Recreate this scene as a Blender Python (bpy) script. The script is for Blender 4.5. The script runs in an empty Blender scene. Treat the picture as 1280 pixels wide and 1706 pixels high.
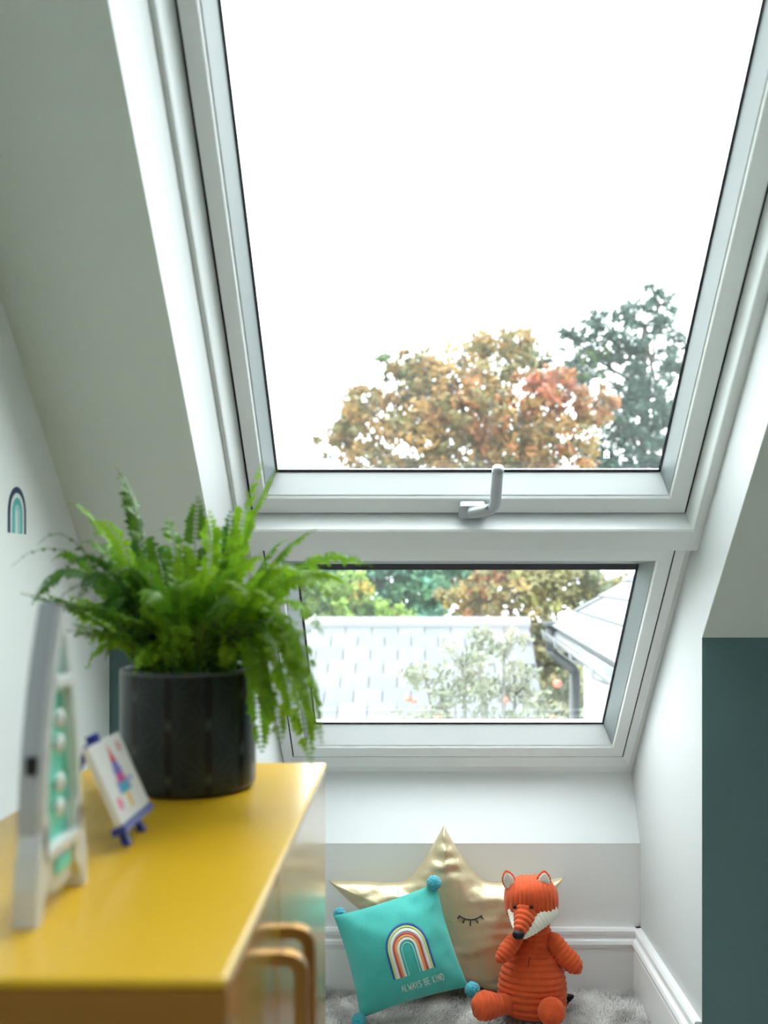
import bpy, bmesh, math, random
from mathutils import Vector, Matrix, noise
R = math.radians
S2 = math.sqrt(2.0)
C = bpy.context.scene.collection
sc = bpy.context.scene

# ---------------------------------------------------------------- camera, sky, exposure
F, CX, CY, CAMH = 1678.0, 688.0, 962.0, 0.956      # focal length in pixels, vanishing point, eye height
cd = bpy.data.cameras.new('camera')
cam = bpy.data.objects.new('camera', cd); C.objects.link(cam)
cam.location = (0, 0, CAMH); cam.rotation_euler = (R(90), 0, 0)
cd.sensor_width = 36.0; cd.lens = 36.0 * F / 1706.0
cd.shift_x = -(CX - 640) / 1706.0; cd.shift_y = (CY - 853) / 1706.0
cd.clip_start = 0.02; cd.clip_end = 300
cd.dof.use_dof = True; cd.dof.focus_distance = 2.12; cd.dof.aperture_fstop = 4.2
sc.camera = cam
w = bpy.data.worlds.new('overcast_sky'); sc.world = w; w.use_nodes = True
bg = w.node_tree.nodes['Background']; bg.inputs[0].default_value = (0.925, 0.98, 1.0, 1); bg.inputs[1].default_value = 1.0
vs = sc.view_settings
vs.view_transform = 'Standard'; vs.look = 'None'; vs.gamma = 1.0; vs.use_curve_mapping = False
vs.exposure = 3.05
try:
    sc.cycles.max_bounces = 14; sc.cycles.diffuse_bounces = 8; sc.cycles.transparent_max_bounces = 24
    sc.cycles.glossy_bounces = 6; sc.cycles.sample_clamp_indirect = 8
except Exception:
    pass

# ---------------------------------------------------------------- helpers
def P(x, y, Y):                       # a point of the place at distance Y seen at that spot of the photo
    return Vector(((x - CX) * Y / F, Y, CAMH + (CY - y) * Y / F))
def W(X, s, t):                       # roof-window coordinates: s up the slope, t outwards
    return Vector((X, (2.875 + S2 * (t - s)) / 2, (2.875 + S2 * (t + s)) / 2))

def mesh_obj(name, verts, faces, mat=None, parent=None, smooth=False, cols=None):
    me = bpy.data.meshes.new(name)
    me.from_pydata([tuple(v) for v in verts], [], faces)
    if cols is not None:
        a = me.color_attributes.new('Col', 'FLOAT_COLOR', 'POINT')
        flat = []
        for c in cols: flat += [c[0], c[1], c[2], 1.0]
        a.data.foreach_set('color', flat)
    me.validate(); me.update()
    if smooth: me.polygons.foreach_set('use_smooth', [True] * len(me.polygons))
    o = bpy.data.objects.new(name, me); C.objects.link(o)
    if mat: me.materials.append(mat)
    if parent:
        o.parent = parent; o.matrix_parent_inverse = Matrix.Translation(-Vector(parent.location))
    return o

def share(src, name, loc, parent, rot=None):
    o = bpy.data.objects.new(name, src.data); C.objects.link(o)
    o.location = loc
    if rot is not None: o.rotation_euler = rot
    if parent:
        o.parent = parent; o.matrix_parent_inverse = Matrix.Translation(-Vector(parent.location))
    return o

def thing(name, label, cat, loc=(0, 0, 0), group=None):
    o = bpy.data.objects.new(name, None); C.objects.link(o); o.location = loc
    o.empty_display_size = 0.05
    o['label'] = label; o['category'] = cat
    if group: o['group'] = group
    return o
def tag(o, label, cat, group=None):
    o['label'] = label; o['category'] = cat
    if group: o['group'] = group
    return o
def struct(o, label, cat):
    o['kind'] = 'structure'; o['label'] = label; o['category'] = cat
    return o

class MB:
    def __init__(s): s.v = []; s.f = []; s.c = []
    def add(s, verts, faces, col=None):
        b = len(s.v); s.v += [Vector(v) for v in verts]
        s.f += [tuple(i + b for i in f) for f in faces]
        if col is not None: s.c += [col] * len(verts)
        return s
    def box(s, a, b, M=None):
        x0, y0, z0 = a; x1, y1, z1 = b
        v = [Vector(q) for q in ((x0,y0,z0),(x1,y0,z0),(x1,y1,z0),(x0,y1,z0),(x0,y0,z1),(x1,y0,z1),(x1,y1,z1),(x0,y1,z1))]
        if M: v = [M @ q for q in v]
        return s.add(v, [(3,2,1,0),(4,5,6,7),(0,1,5,4),(1,2,6,5),(2,3,7,6),(3,0,4,7)])
    def prism(s, poly, off):          # polygon (list of 3D points) extruded by an offset vector
        n = len(poly); off = Vector(off)
        v = [Vector(p) for p in poly] + [Vector(p) + off for p in poly]
        return s.add(v, [tuple(range(n))[::-1], tuple(range(n, 2 * n))] + [(i, (i + 1) % n, n + (i + 1) % n, n + i) for i in range(n)])
    def tube(s, pts, rad, n=8, cap=True):
        pts = [Vector(p) for p in pts]; rs = rad if isinstance(rad, (list, tuple)) else [rad] * len(pts)
        b = len(s.v); up = None
        for i, p in enumerate(pts):
            t = (pts[min(i + 1, len(pts) - 1)] - pts[max(i - 1, 0)])
            t = t.normalized() if t.length > 1e-9 else Vector((0, 0, 1))
            if up is None:
                up = t.orthogonal().normalized()
            else:
                up = (up - t * up.dot(t)); up = up.normalized() if up.length > 1e-6 else t.orthogonal().normalized()
            sd = t.cross(up)
            for k in range(n):
                a = 2 * math.pi * k / n
                s.v.append(p + (up * math.cos(a) + sd * math.sin(a)) * rs[i])
        m = len(pts)
        for i in range(m - 1):
            for k in range(n):
                s.f.append((b + i * n + k, b + i * n + (k + 1) % n, b + (i + 1) * n + (k + 1) % n, b + (i + 1) * n + k))
        if cap:
            s.f.append(tuple(b + k for k in range(n))[::-1]); s.f.append(tuple(b + (m - 1) * n + k for k in range(n)))
        return s
    def build(s, name, mat=None, parent=None, smooth=False):
        return mesh_obj(name, s.v, s.f, mat, parent, smooth, s.c if s.c and len(s.c) == len(s.v) else None)

def bevel(o, wd, seg=2, angle=40):
    m = o.modifiers.new('bevel', 'BEVEL'); m.width = wd; m.segments = seg; m.limit_method = 'ANGLE'; m.angle_limit = R(angle)
    return o
def fix_normals(o):
    bm = bmesh.new(); bm.from_mesh(o.data); bmesh.ops.recalc_face_normals(bm, faces=bm.faces); bm.to_mesh(o.data); bm.free()
    return o

def hexc(h):
    def l(c):
        c /= 255.0
        return c / 12.92 if c <= 0.04045 else ((c + 0.055) / 1.055) ** 2.4
    return (l(int(h[0:2], 16)), l(int(h[2:4], 16)), l(int(h[4:6], 16)))

def mat(name, col, rough=0.5, metal=0.0, bump=0.0, bscale=80.0, var=0.0, vscale=6.0, attr=False, sheen=0.0, coat=0.0, spec=0.5, translucent=0.0, objvar=0.0, detail=4.0):
    m = bpy.data.materials.new(name); m.use_nodes = True
    nt = m.node_tree; N = nt.nodes; L = nt.links
    b = N['Principled BSDF']
    b.inputs['Roughness'].default_value = rough; b.inputs['Metallic'].default_value = metal
    b.inputs['Specular IOR Level'].default_value = spec
    b.inputs['Coat Weight'].default_value = coat; b.inputs['Coat Roughness'].default_value = 0.14
    b.inputs['Sheen Weight'].default_value = sheen
    tc = N.new('ShaderNodeTexCoord')
    if attr:
        src = N.new('ShaderNodeAttribute'); src.attribute_name = 'Col'; out = src.outputs['Color']
    else:
        src = N.new('ShaderNodeRGB'); src.outputs[0].default_value = (*col, 1); out = src.outputs[0]
    if var > 0:
        n = N.new('ShaderNodeTexNoise'); n.inputs['Scale'].default_value = vscale; n.inputs['Detail'].default_value = 5
        L.new(tc.outputs['Object'], n.inputs['Vector'])
        mr = N.new('ShaderNodeMapRange'); mr.inputs['From Min'].default_value = 0.25; mr.inputs['From Max'].default_value = 0.75
        mr.inputs['To Min'].default_value = 1 - var; mr.inputs['To Max'].default_value = 1 + var
        L.new(n.outputs['Fac'], mr.inputs['Value'])
        hs = N.new('ShaderNodeHueSaturation'); L.new(mr.outputs[0], hs.inputs['Value']); L.new(out, hs.inputs['Color']); out = hs.outputs[0]
    if objvar > 0:
        oi = N.new('ShaderNodeObjectInfo')
        mr = N.new('ShaderNodeMapRange'); mr.inputs['To Min'].default_value = 1 - objvar; mr.inputs['To Max'].default_value = 1 + objvar
        L.new(oi.outputs['Random'], mr.inputs['Value'])
        hs = N.new('ShaderNodeHueSaturation'); L.new(mr.outputs[0], hs.inputs['Value']); L.new(out, hs.inputs['Color']); out = hs.outputs[0]
    L.new(out, b.inputs['Base Color'])
    if bump > 0:
        n = N.new('ShaderNodeTexNoise'); n.inputs['Scale'].default_value = bscale; n.inputs['Detail'].default_value = detail
        L.new(tc.outputs['Object'], n.inputs['Vector'])
        bp = N.new('ShaderNodeBump'); bp.inputs['Strength'].default_value = bump; bp.inputs['Distance'].default_value = 0.01
        L.new(n.outputs['Fac'], bp.inputs['Height']); L.new(bp.outputs[0], b.inputs['Normal'])
    if translucent > 0:
        tr = N.new('ShaderNodeBsdfTranslucent'); L.new(out, tr.inputs['Color'])
        mx = N.new('ShaderNodeMixShader'); mx.inputs[0].default_value = translucent
        L.new(b.outputs[0], mx.inputs[1]); L.new(tr.outputs[0], mx.inputs[2])
        L.new(mx.outputs[0], N['Material Output'].inputs['Surface'])
    return m

def glass_mat():
    m = bpy.data.materials.new('window_glass'); m.use_nodes = True
    nt = m.node_tree; N = nt.nodes; L = nt.links
    N.remove(N['Principled BSDF'])
    t = N.new('ShaderNodeBsdfTransparent'); t.inputs[0].default_value = (0.965, 0.985, 0.98, 1)
    g = N.new('ShaderNodeBsdfGlossy'); g.inputs['Roughness'].default_value = 0.02
    fr = N.new('ShaderNodeFresnel'); fr.inputs[0].default_value = 1.45
    d = N.new('ShaderNodeBsdfTranslucent'); d.inputs[0].default_value = (0.95, 1, 1, 1)
    tc = N.new('ShaderNodeTexCoord'); nz = N.new('ShaderNodeTexNoise'); nz.inputs['Scale'].default_value = 5; L.new(tc.outputs['Object'], nz.inputs['Vector'])
    mr = N.new('ShaderNodeMapRange'); mr.inputs['From Min'].default_value = .35; mr.inputs['From Max'].default_value = .75; mr.inputs['To Min'].default_value = .004; mr.inputs['To Max'].default_value = .014
    L.new(nz.outputs['Fac'], mr.inputs['Value'])
    md = N.new('ShaderNodeMixShader'); L.new(mr.outputs[0], md.inputs[0]); L.new(t.outputs[0], md.inputs[1]); L.new(d.outputs[0], md.inputs[2]); t = md
    mx = N.new('ShaderNodeMixShader')
    L.new(fr.outputs[0], mx.inputs[0]); L.new(t.outputs[0], mx.inputs[1]); L.new(g.outputs[0], mx.inputs[2])
    L.new(mx.outputs[0], N['Material Output'].inputs['Surface'])
    return m

M = dict(
    white=mat('white_paint_dimmed', (0.55, 0.565, 0.56), 0.55, bump=0.03, bscale=180),  # same white as the sill, toned down against direct sky on the cheeks
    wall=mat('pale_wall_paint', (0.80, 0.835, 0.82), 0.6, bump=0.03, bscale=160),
    sill=mat('white_paint_lifted', (0.79, 0.81, 0.815), 0.45),  # same white as the cheeks, lifted because less sky light reaches the sill
    lowwall=mat('pale_grey_paint', (0.85, 0.855, 0.85), 0.6, bump=0.03, bscale=160),
    ceil=mat('warm_ceiling_paint', (0.72, 0.765, 0.71), 0.7, bump=0.03, bscale=160),
    teal=mat('dark_teal_paint', (0.115, 0.20, 0.21), 0.55, bump=0.03, bscale=160),
    skirt=mat('gloss_white_woodwork', (0.80, 0.80, 0.80), 0.3),
    upvc=mat('white_window_plastic', (0.83, 0.85, 0.845), 0.35),
    bead=mat('grey_glazing_bead', (0.24, 0.27, 0.275), 0.4),
    framewhite=mat('white_window_frame', (0.82, 0.84, 0.84), 0.35),
    bottombead=mat('white_glazing_bead', (0.80, 0.82, 0.83), 0.35),
    gap_black=mat('rubber_and_gap_black', (0.012, 0.013, 0.02), 0.6),
    alu=mat('satin_aluminium', (0.42, 0.44, 0.46), 0.35, metal=0.6),
    glass=glass_mat(),
    carpet=mat('oatmeal_carpet', (0.46, 0.455, 0.44), 0.95, bump=0.3, bscale=400),
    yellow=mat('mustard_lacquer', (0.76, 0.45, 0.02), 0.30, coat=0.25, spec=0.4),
    carcass=mat('carcass_dark_mustard', (0.29, 0.120, 0.006), 0.45),  # carcass colour set darker and browner than the top panel
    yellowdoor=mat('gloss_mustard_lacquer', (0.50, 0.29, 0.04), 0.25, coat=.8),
    brass=mat('antique_brass', (0.42, 0.23, 0.07), 0.32, metal=1.0),
)

# ================================================================ the room
XL, XR, NL, NR = -0.54, 2.3, -0.3245, 0.515
YK, YB, ZC, KC = 1.792, 2.282, 2.35, 2.641          # knee wall, nook back wall, flat ceiling, slope (Y+z)
YREAR = -3.0
HEADZ = W(0, 0.70, 0).z

m = MB(); m.box((XL - .1, YREAR - .1, -.1), (XR + .1, 2.6, 0)); struct(m.build('floor', M['carpet']), 'oatmeal carpeted floor of the loft room', 'floor')
m = MB(); m.box((XL - .1, YREAR - .1, -.1), (XL, 1.95, ZC + .1)); struct(m.build('wall_left', M['wall']), 'pale wall behind the fern and yellow cabinet', 'wall')
m = MB(); m.box((XR, YREAR - .1, -.1), (XR + .1, 1.95, ZC + .1)); struct(m.build('wall_right', M['wall']), 'pale side wall far right of the room', 'wall')
m = MB(); m.box((XL - .1, YREAR - .1, -.1), (XR + .1, YREAR, ZC + .1)); struct(m.build('wall_rear', M['teal']), 'unseen rear wall of the loft room, dark teal to cut bounce light', 'wall')  # unseen wall, its dark teal chosen to cut bounce onto the cabinet end
# flat ceiling with an opening for an unseen rooflight, added to brighten the room
rx0, rx1, ry0, ry1 = 0.05, 1.35, -1.2, 0.1
yc = KC - ZC
m = MB()
m.box((XL - .1, YREAR - .1, ZC), (rx0, yc + .05, ZC + .1)); m.box((rx1, YREAR - .1, ZC), (XR + .1, yc + .05, ZC + .1))
m.box((rx0, YREAR - .1, ZC), (rx1, ry0, ZC + .1)); m.box((rx0, ry1, ZC), (rx1, yc + .05, ZC + .1))
struct(m.build('ceiling', M['ceil']), 'flat pale ceiling above the room', 'ceiling')
# sloping ceiling: sheet with the nook cut out
def cp(x, z): return Vector((x, KC - z, z))
zk = KC - YK
off = Vector((0, .001, .001))
m = MB()
for x0, x1, z0, z1 in ((XL - .02, NL, zk, ZC), (NR, XR + .02, zk, ZC), (NL, NR, HEADZ, ZC)):
    m.prism([cp(x0, z0), cp(x1, z0), cp(x1, z1), cp(x0, z1)], off)
struct(fix_normals(m.build('ceiling_slope', M['ceil'])), 'sloping attic ceiling around the window recess', 'ceiling')
# roof build-up behind the ceiling keeps the daylight out
m = MB()
for x0, x1, z0, z1 in ((XL - .1, NL - .02, zk - .05, ZC), (NR + .02, XR + .1, zk - .05, ZC), (NL - .02, NR + .02, HEADZ + .004, ZC + .02)):
    m.prism([cp(x0, z0) + off * 3, cp(x1, z0) + off * 3, cp(x1, z1) + off * 3, cp(x0, z1) + off * 3], (0, .17, .17))
struct(fix_normals(m.build('trim_roof_slab', M['ceil'])), 'thick roof build-up behind the sloping ceiling', 'roof')
m = MB(); m.box((NR, YK, 0), (XR + .02, YK + .001, zk)); struct(m.build('wall_knee_right', M['teal']), 'dark teal low wall right of the window recess', 'wall')
m = MB(); m.box((XL - .02, YK, 0), (NL, YK + .001, zk)); struct(m.build('wall_knee_left', M['teal']), 'dark teal low wall behind the plant pot', 'wall')
# nook cheeks
def cheek(name, x, dx, lab):
    t1 = 2.875 + S2 * .11
    poly = [(YK + .0015, 0), (2.46, 0), (2.46, t1 - 2.46), (t1 - HEADZ, HEADZ), (KC - HEADZ + .002, HEADZ), (YK + .0015, zk + .0015)]
    m = MB(); m.prism([(x, a, b) for a, b in poly], (dx, 0, 0))
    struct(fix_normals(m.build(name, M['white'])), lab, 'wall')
# the left lining splays: narrower at the window than at the ceiling edge
t1 = 2.875 + S2 * .11; xf = -.297
cv = [(NL, YK + .0015, 0), (NL, 2.46, 0), (xf, 2.46, t1 - 2.46), (xf, t1 - HEADZ, HEADZ), (NL, KC - HEADZ + .002, HEADZ), (NL, YK + .0015, zk + .0015)]
m = MB(); m.add(cv + [(-.39, b_, c_) for a_, b_, c_ in cv], [(0, 1, 2, 5), (5, 2, 3, 4), (6, 11, 8, 7), (11, 10, 9, 8)] + [(i, 6 + i, 6 + (i + 1) % 6, (i + 1) % 6) for i in range(6)])
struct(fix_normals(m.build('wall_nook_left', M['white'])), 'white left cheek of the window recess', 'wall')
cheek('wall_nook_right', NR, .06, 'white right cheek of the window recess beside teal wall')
m = MB(); m.prism([(NL - .05, YB, 0), (NL - .05, YB + .16, 0), (NL - .05, YB + .16, .354), (NL - .05, YB, .354)], (NR - NL + .1, 0, 0))
struct(fix_normals(m.build('wall_nook_back', M['lowwall'])), 'low grey wall under the window behind the soft toys', 'wall')
sp0, sp1 = (YB - .0005, .3535), (2.376, .499)
m = MB(); m.prism([(NL - .04, *sp0), (NL - .04, YB + .17, .3535), (NL - .04, 2.47, .59), (NL - .04, *sp1)], (NR - NL + .08, 0, 0))
struct(fix_normals(m.build('trim_1', M['sill'])), 'white sloping sill panel under the lower window', 'sill')
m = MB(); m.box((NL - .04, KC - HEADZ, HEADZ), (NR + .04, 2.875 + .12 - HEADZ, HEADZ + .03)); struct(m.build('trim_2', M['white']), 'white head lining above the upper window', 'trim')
# skirting boards
prof = [(0, 0), (.019, 0), (.019, .116), (.0165, .119), (.0165, .1225), (.021, .125), (.0225, .132), (.020, .139), (.013, .143), (.0125, .1485), (.015, .152), (.015, .159), (.011, .165), (0, .165)]
def skirting(name, a, b, nrm, lab):
    a = Vector(a); b = Vector(b); nrm = Vector(nrm)
    m = MB(); m.prism([a + nrm * d + Vector((0, 0, z)) for d, z in prof], b - a)
    struct(fix_normals(m.build(name, M['skirt'])), lab, 'skirting')
skirting('baseboard_back', (NL, YB, 0), (NR, YB, 0), (0, -1, 0), 'white moulded skirting along the wall behind the toys')
skirting('baseboard_right', (NR, YK + .002, 0), (NR, YB, 0), (-1, 0, 0), 'white moulded skirting running along the right cheek')
skirting('baseboard_left', (NL, YK + .002, 0), (NL, YB, 0), (1, 0, 0), 'white moulded skirting along the left cheek')

# ---------------------------------------------------------------- roof windows
def loft(rings):
    m = MB(); v = []; f = []
    for xl, xr, s0, s1, t in rings:
        v += [W(xl, s0, t), W(xr, s0, t), W(xr, s1, t), W(xl, s1, t)]
    for i in range(len(rings) - 1):
        for k in range(4):
            f.append((i * 4 + k, i * 4 + (k + 1) % 4, (i + 1) * 4 + (k + 1) % 4, (i + 1) * 4 + k))
    m.add(v, f); return m
def bead_side(r0, r1, k):                       # one side of the bevelled glazing bead (0 bottom, 1 right, 2 top, 3 left)
    def q(r): return [W(r[0], r[2], r[4]), W(r[1], r[2], r[4]), W(r[1], r[3], r[4]), W(r[0], r[3], r[4])]
    a, b = q(r0), q(r1); m = MB(); o_ = W(0, 0, .006) - W(0, 0, 0)
    m.prism([a[k], a[(k + 1) % 4], b[(k + 1) % 4], b[k]], o_)
    return m
def roof_window(name, lab, frame, sash, gasket, pane, gap_black, bead):
    e = bpy.data.objects.new(name, None); C.objects.link(e); struct(e, lab, 'window')
    bevel(loft(frame).build('window_frame', M['framewhite'], e), .0015)
    bevel(loft(sash).build('sash', M['upvc'], e), .0015)
    for k in range(4):
        fix_normals(bead_side(bead[0], bead[1], k).build('glazing_bead', M['bottombead' if k == 0 else 'bead'], e))
    loft(gasket).build('gasket', M['gap_black'], e)
    loft(gap_black).build('gap_black', M['gap_black'], e)  # black strip paints the shade in the gap round the sash
    for t in (.0445, .0605):
        xl, xr, s0, s1 = pane
        mesh_obj('pane', [W(xl, s0, t), W(xr, s0, t), W(xr, s1, t), W(xl, s1, t)], [(0, 1, 2, 3)], M['glass'], e)
    return e
# upper, opening window
A = (-.286, .487, -.518, .66)
w1 = roof_window('window_1', 'large upper roof window with white frame and handle', [
    (-.290, .491, -.522, .664, .1), (-.290, .491, -.522, .664, .004), (-.3025, .4955, -.5260, .67, -.034), (-.305, .498, -.5295, .672, -.0375), (-.306, .499, -.532, .673, -.0355),
    (-.321, .518, -.5775, .70, -.0355), (-.321, .518, -.5965, .70, -.001), (-.321, .518, -.5965, .70, .1)], [
    (*A, .075), (*A, 0), (-.262, .4565, -.4845, .622, 0), (-.2595, .454, -.4815, .6195, .005), (-.2575, .4525, -.4795, .618, .0065), (-.2575, .4525, -.4795, .618, .08), (*A, .08)],
    [(-.2475, .4445, -.4640, .604, .0475), (-.2425, .4395, -.4575, .599, .0415), (-.2395, .4365, -.4535, .596, .0440), (-.2425, .4395, -.4575, .599, .0475)],
    (-.2575, .4525, -.4795, .618),
    [(-.291, .492, -.523, .665, .0055), (-.285, .486, -.517, .659, .0055)],
    [(-.2575, .4525, -.4795, .618, .0055), (-.2435, .4405, -.4586, .60, .042)])
for px, py in ((551, 779), (1010, 781)):
    c = W((px - CX) * 1.81 / F, -.449, .07)
    m = MB(); m.tube([c, c + Vector((0, .0, .012))], [.006, .0055], 12); m.tube([c + Vector((0, 0, .012)), c + Vector((0, 0, .015))], [.0055, .002], 12)
    m.build('glazing_clip', M['alu'], w1, True)
# lower, fixed window
B = (-.276, .486, -1.269, -.5985)
w2 = roof_window('window_2', 'smaller fixed lower window below the upper roof window', [
    (-.279, .4888, -1.2718, -.5965, .1), (-.279, .4888, -1.2718, -.5965, .001), (-.30, .505, -1.30, -.5965, -.006), (-.302, .507, -1.305, -.5965, -.002), (-.321, .518, -1.33, -.5962, -.002), (-.321, .518, -1.33, -.5962, .1)], [
    (*B, .075), (*B, 0), (-.251, .4605, -1.2355, -.638, 0), (-.2485, .458, -1.2325, -.6405, .005), (-.2465, .4565, -1.2305, -.643, .0065), (-.2465, .4565, -1.2305, -.643, .08), (*B, .08)],
    [(-.2305, .4425, -1.2060, -.680, .0475), (-.2255, .4375, -1.2000, -.684, .0415), (-.2225, .4345, -1.1960, -.704, .0440), (-.2255, .4375, -1.2000, -.684, .0475)],
    (-.2465, .4565, -1.2305, -.643),
    [(-.28, .4898, -1.2728, -.5963, .0045), (-.275, .485, -1.268, -.5990, .0045)],
    [(-.2465, .4565, -1.2305, -.643, .0055), (-.2265, .4385, -1.201, -.686, .042)])
# handle of the upper window
def hp(px, py, t):
    v = (CY - py) / F; Y = (1.919 + S2 * t) / (1 + v)
    return P(px, py, Y)
m = MB()
a, b = hp(764, 852, -.001), hp(808, 836, -.001)
ex = Vector((1, 0, 0)); es = Vector((0, -S2 / 2, S2 / 2)); en = Vector((0, -S2 / 2, -S2 / 2))
cen = W(a.x, -.501, 0)
pts = [(0, -.013), (.004, -.017), (.044, -.017), (.048, -.013), (.048, .010), (.045, .013), (.003, .013), (0, .010)]
m.prism([cen + ex * x_ + es * s_ for x_, s_ in pts], en * .016)
h0 = fix_normals(m.build('handle_plate', M['alu'], w1)); bevel(h0, .002)
q0, q1, q2, q3 = hp(783, 855, -.024), hp(818, 848, -.030), hp(826, 832, -.034), hp(830, 780, -.040)
path = []
for i in range(5): path.append(q0.lerp(q1, i / 4))
for i in range(1, 8):
    u = i / 8; path.append(q1 * (1 - u) ** 2 + hp(825, 846, -.032) * 2 * u * (1 - u) + q2 * u * u)
for i in range(8): path.append(q2.lerp(q3, i / 7))
n = len(path)
m = MB(); m.tube([path[0] - (path[1] - path[0]) * .4] + path + [q3 + (q3 - q2).normalized() * .004], [.004] + [.0098] * (n) + [.005], 14)
m.tube([hp(786, 852, -.012), q0 + Vector((.004, 0, 0))], .009, 12)
m.build('handle_lever', M['alu'], w1, True)

# unseen rooflight behind the viewer, added to brighten the room
e = bpy.data.objects.new('added_rooflight', None); C.objects.link(e); struct(e, 'unseen rooflight added behind the viewer to brighten the room', 'window')
m = MB()
for x0, x1, y0, y1 in ((rx0, rx0 + .05, ry0, ry1), (rx1 - .05, rx1, ry0, ry1), (rx0, rx1, ry0, ry0 + .05), (rx0, rx1, ry1 - .05, ry1), ((rx0 + rx1) / 2 - .025, (rx0 + rx1) / 2 + .025, ry0, ry1)):
    m.box((x0, y0, ZC + .03), (x1, y1, ZC + .09))
m.build('window_frame', M['upvc'], e)
mesh_obj('pane', [(rx0, ry0, ZC + .06), (rx1, ry0, ZC + .06), (rx1, ry1, ZC + .06), (rx0, ry1, ZC + .06)], [(0, 1, 2, 3)], M['glass'], e)

# ================================================================ yellow cabinet
TOPZ, CXR, CY0, CY1 = 0.736, -0.102, 0.552, 1.198
CXL = -0.376
cab = thing('cabinet', 'glossy mustard yellow cabinet with brass bar handles near the left wall', 'cabinet', (-.239, .875, 0))
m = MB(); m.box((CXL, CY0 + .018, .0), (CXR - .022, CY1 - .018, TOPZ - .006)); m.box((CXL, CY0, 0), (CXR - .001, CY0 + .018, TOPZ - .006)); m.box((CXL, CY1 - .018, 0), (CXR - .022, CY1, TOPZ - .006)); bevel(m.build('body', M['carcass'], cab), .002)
m = MB(); m.box((CXL, CY0, TOPZ - .006), (CXR, CY1, TOPZ)); bevel(m.build('top_panel', M['yellow'], cab), .003, 3)
ymid = .775
for y0, y1, hy in ((CY0 + .020, ymid - .0015, ymid - .028), (ymid + .0015, CY1, ymid + .028)):
    m = MB(); m.box((CXR - .0215, y0, .05), (CXR - .002, y1, TOPZ - .009)); d = bevel(m.build('door', M['yellowdoor'], cab), .002)
    z1 = CAMH - .2756 - .006; z0 = z1 - .16; x0, x1 = CXR - .004, -.0825
    m = MB(); hw = .0062
    outer = []
    def arc(cx_, cz_, r, a0, a1, k=6):
        return [(cx_ + r * math.cos(R(a0 + (a1 - a0) * i / k)), cz_ + r * math.sin(R(a0 + (a1 - a0) * i / k))) for i in range(k + 1)]
    rr = .012
    mid = [(x0, z0)] + arc(x1 - rr, z0 + rr, rr, -90, 0) + arc(x1 - rr, z1 - rr, rr, 0, 90) + [(x0, z1)]
    # square bar swept along the bracket
    vv, ff = [], []
    for i, (x, z) in enumerate(mid):
        tx = mid[min(i + 1, len(mid) - 1)][0] - mid[max(i - 1, 0)][0]; tz = mid[min(i + 1, len(mid) - 1)][1] - mid[max(i - 1, 0)][1]
        l = math.hypot(tx, tz); nx, nz = tz / l, -tx / l
        for sx, sy in ((-1, -1), (1, -1), (1, 1), (-1, 1)):
            vv.append(Vector((x + nx * sx * hw * .8, hy + sy * hw, z + nz * sx * hw * .8)))
        if i:
            b0 = (i - 1) * 4
            for k in range(4): ff.append((b0 + k, b0 + (k + 1) % 4, b0 + 4 + (k + 1) % 4, b0 + 4 + k))
    ff += [(3, 2, 1, 0), tuple(len(vv) - 4 + k for k in range(4))]
    h = mesh_obj('handle', vv, ff, M['brass'], None); fix_normals(h); bevel(h, .0012)
    h.parent = d

# ================================================================ plant pot with fern
PC = Vector((-.236, 1.06, TOPZ)); PR, PH = .0700, .1256
pot = thing('plant_pot', 'dark navy plant pot with fine gold fan pattern on the yellow cabinet', 'plant pot', PC)
nu, nv = 528, 170
vv, ff, cc = [], [], []
def potcol(u, hgt):
    a = u * 11.0 + .12; k = math.floor(a + .5); da = a - k
    b = hgt / .0545 + (.5 if k % 2 else 0.) + .15; db = b - math.floor(b + .5)
    base = Vector((.010, .021, .029))
    gold = Vector((.17, .16, .11))
    # fans of fine lines radiating from the nodes
    ang = math.atan2(db * .0545, da * .040); rad = math.hypot(db * .0545, da * .040)
    ln = .5 + .5 * math.cos(ang * 16)
    amt = .22 * (ln ** 2) * max(0., 1 - rad / .034)
    if rad < .003: amt = .28
    col = base.lerp(gold, amt)
    if abs(da) < .09 and abs(db) > .12: col = Vector((.003, .004, .006))
    return col
for j in range(nv + 1):
    hgt = PH * j / nv
    r = PR
    if hgt < .010: r = PR - .010 + math.sqrt(max(0, .010 ** 2 - (.010 - hgt) ** 2))
    if hgt > PH - .0015: r -= .0006
    for i in range(nu):
        a = 2 * math.pi * i / nu
        vv.append(Vector((PC.x + r * math.sin(a), PC.y - r * math.cos(a), PC.z + hgt)))
        cc.append(potcol(i / nu + .0, hgt) if hgt < PH - .004 else (.10, .12, .12))
for j in range(nv):
    for i in range(nu): ff.append((j * nu + i, j * nu + (i + 1) % nu, (j + 1) * nu + (i + 1) % nu, (j + 1) * nu + i))
b0 = len(vv)
for rr_, zz in ((PR - .004, PH), (PR - .0045, PH - .02)):
    for i in range(nu):
        a = 2 * math.pi * i / nu; vv.append(Vector((PC.x + rr_ * math.sin(a), PC.y - rr_ * math.cos(a), PC.z + zz))); cc.append((.05, .06, .065))
for i in range(nu):
    j = (i + 1) % nu
    ff.append((nv * nu + i, nv * nu + j, b0 + j, b0 + i)); ff.append((b0 + i, b0 + j, b0 + nu + j, b0 + nu + i))
ff.append(tuple(range(nu))[::-1])
M['pot'] = mat('glazed_pot', (0, 0, 0), .33, attr=True, spec=.35)
mesh_obj('pot_body', vv, ff, M['pot'], pot, True, cc)
rnd = random.Random(5)
vv = [Vector((PC.x, PC.y, PC.z + PH - .008))]; ff = []
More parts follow.
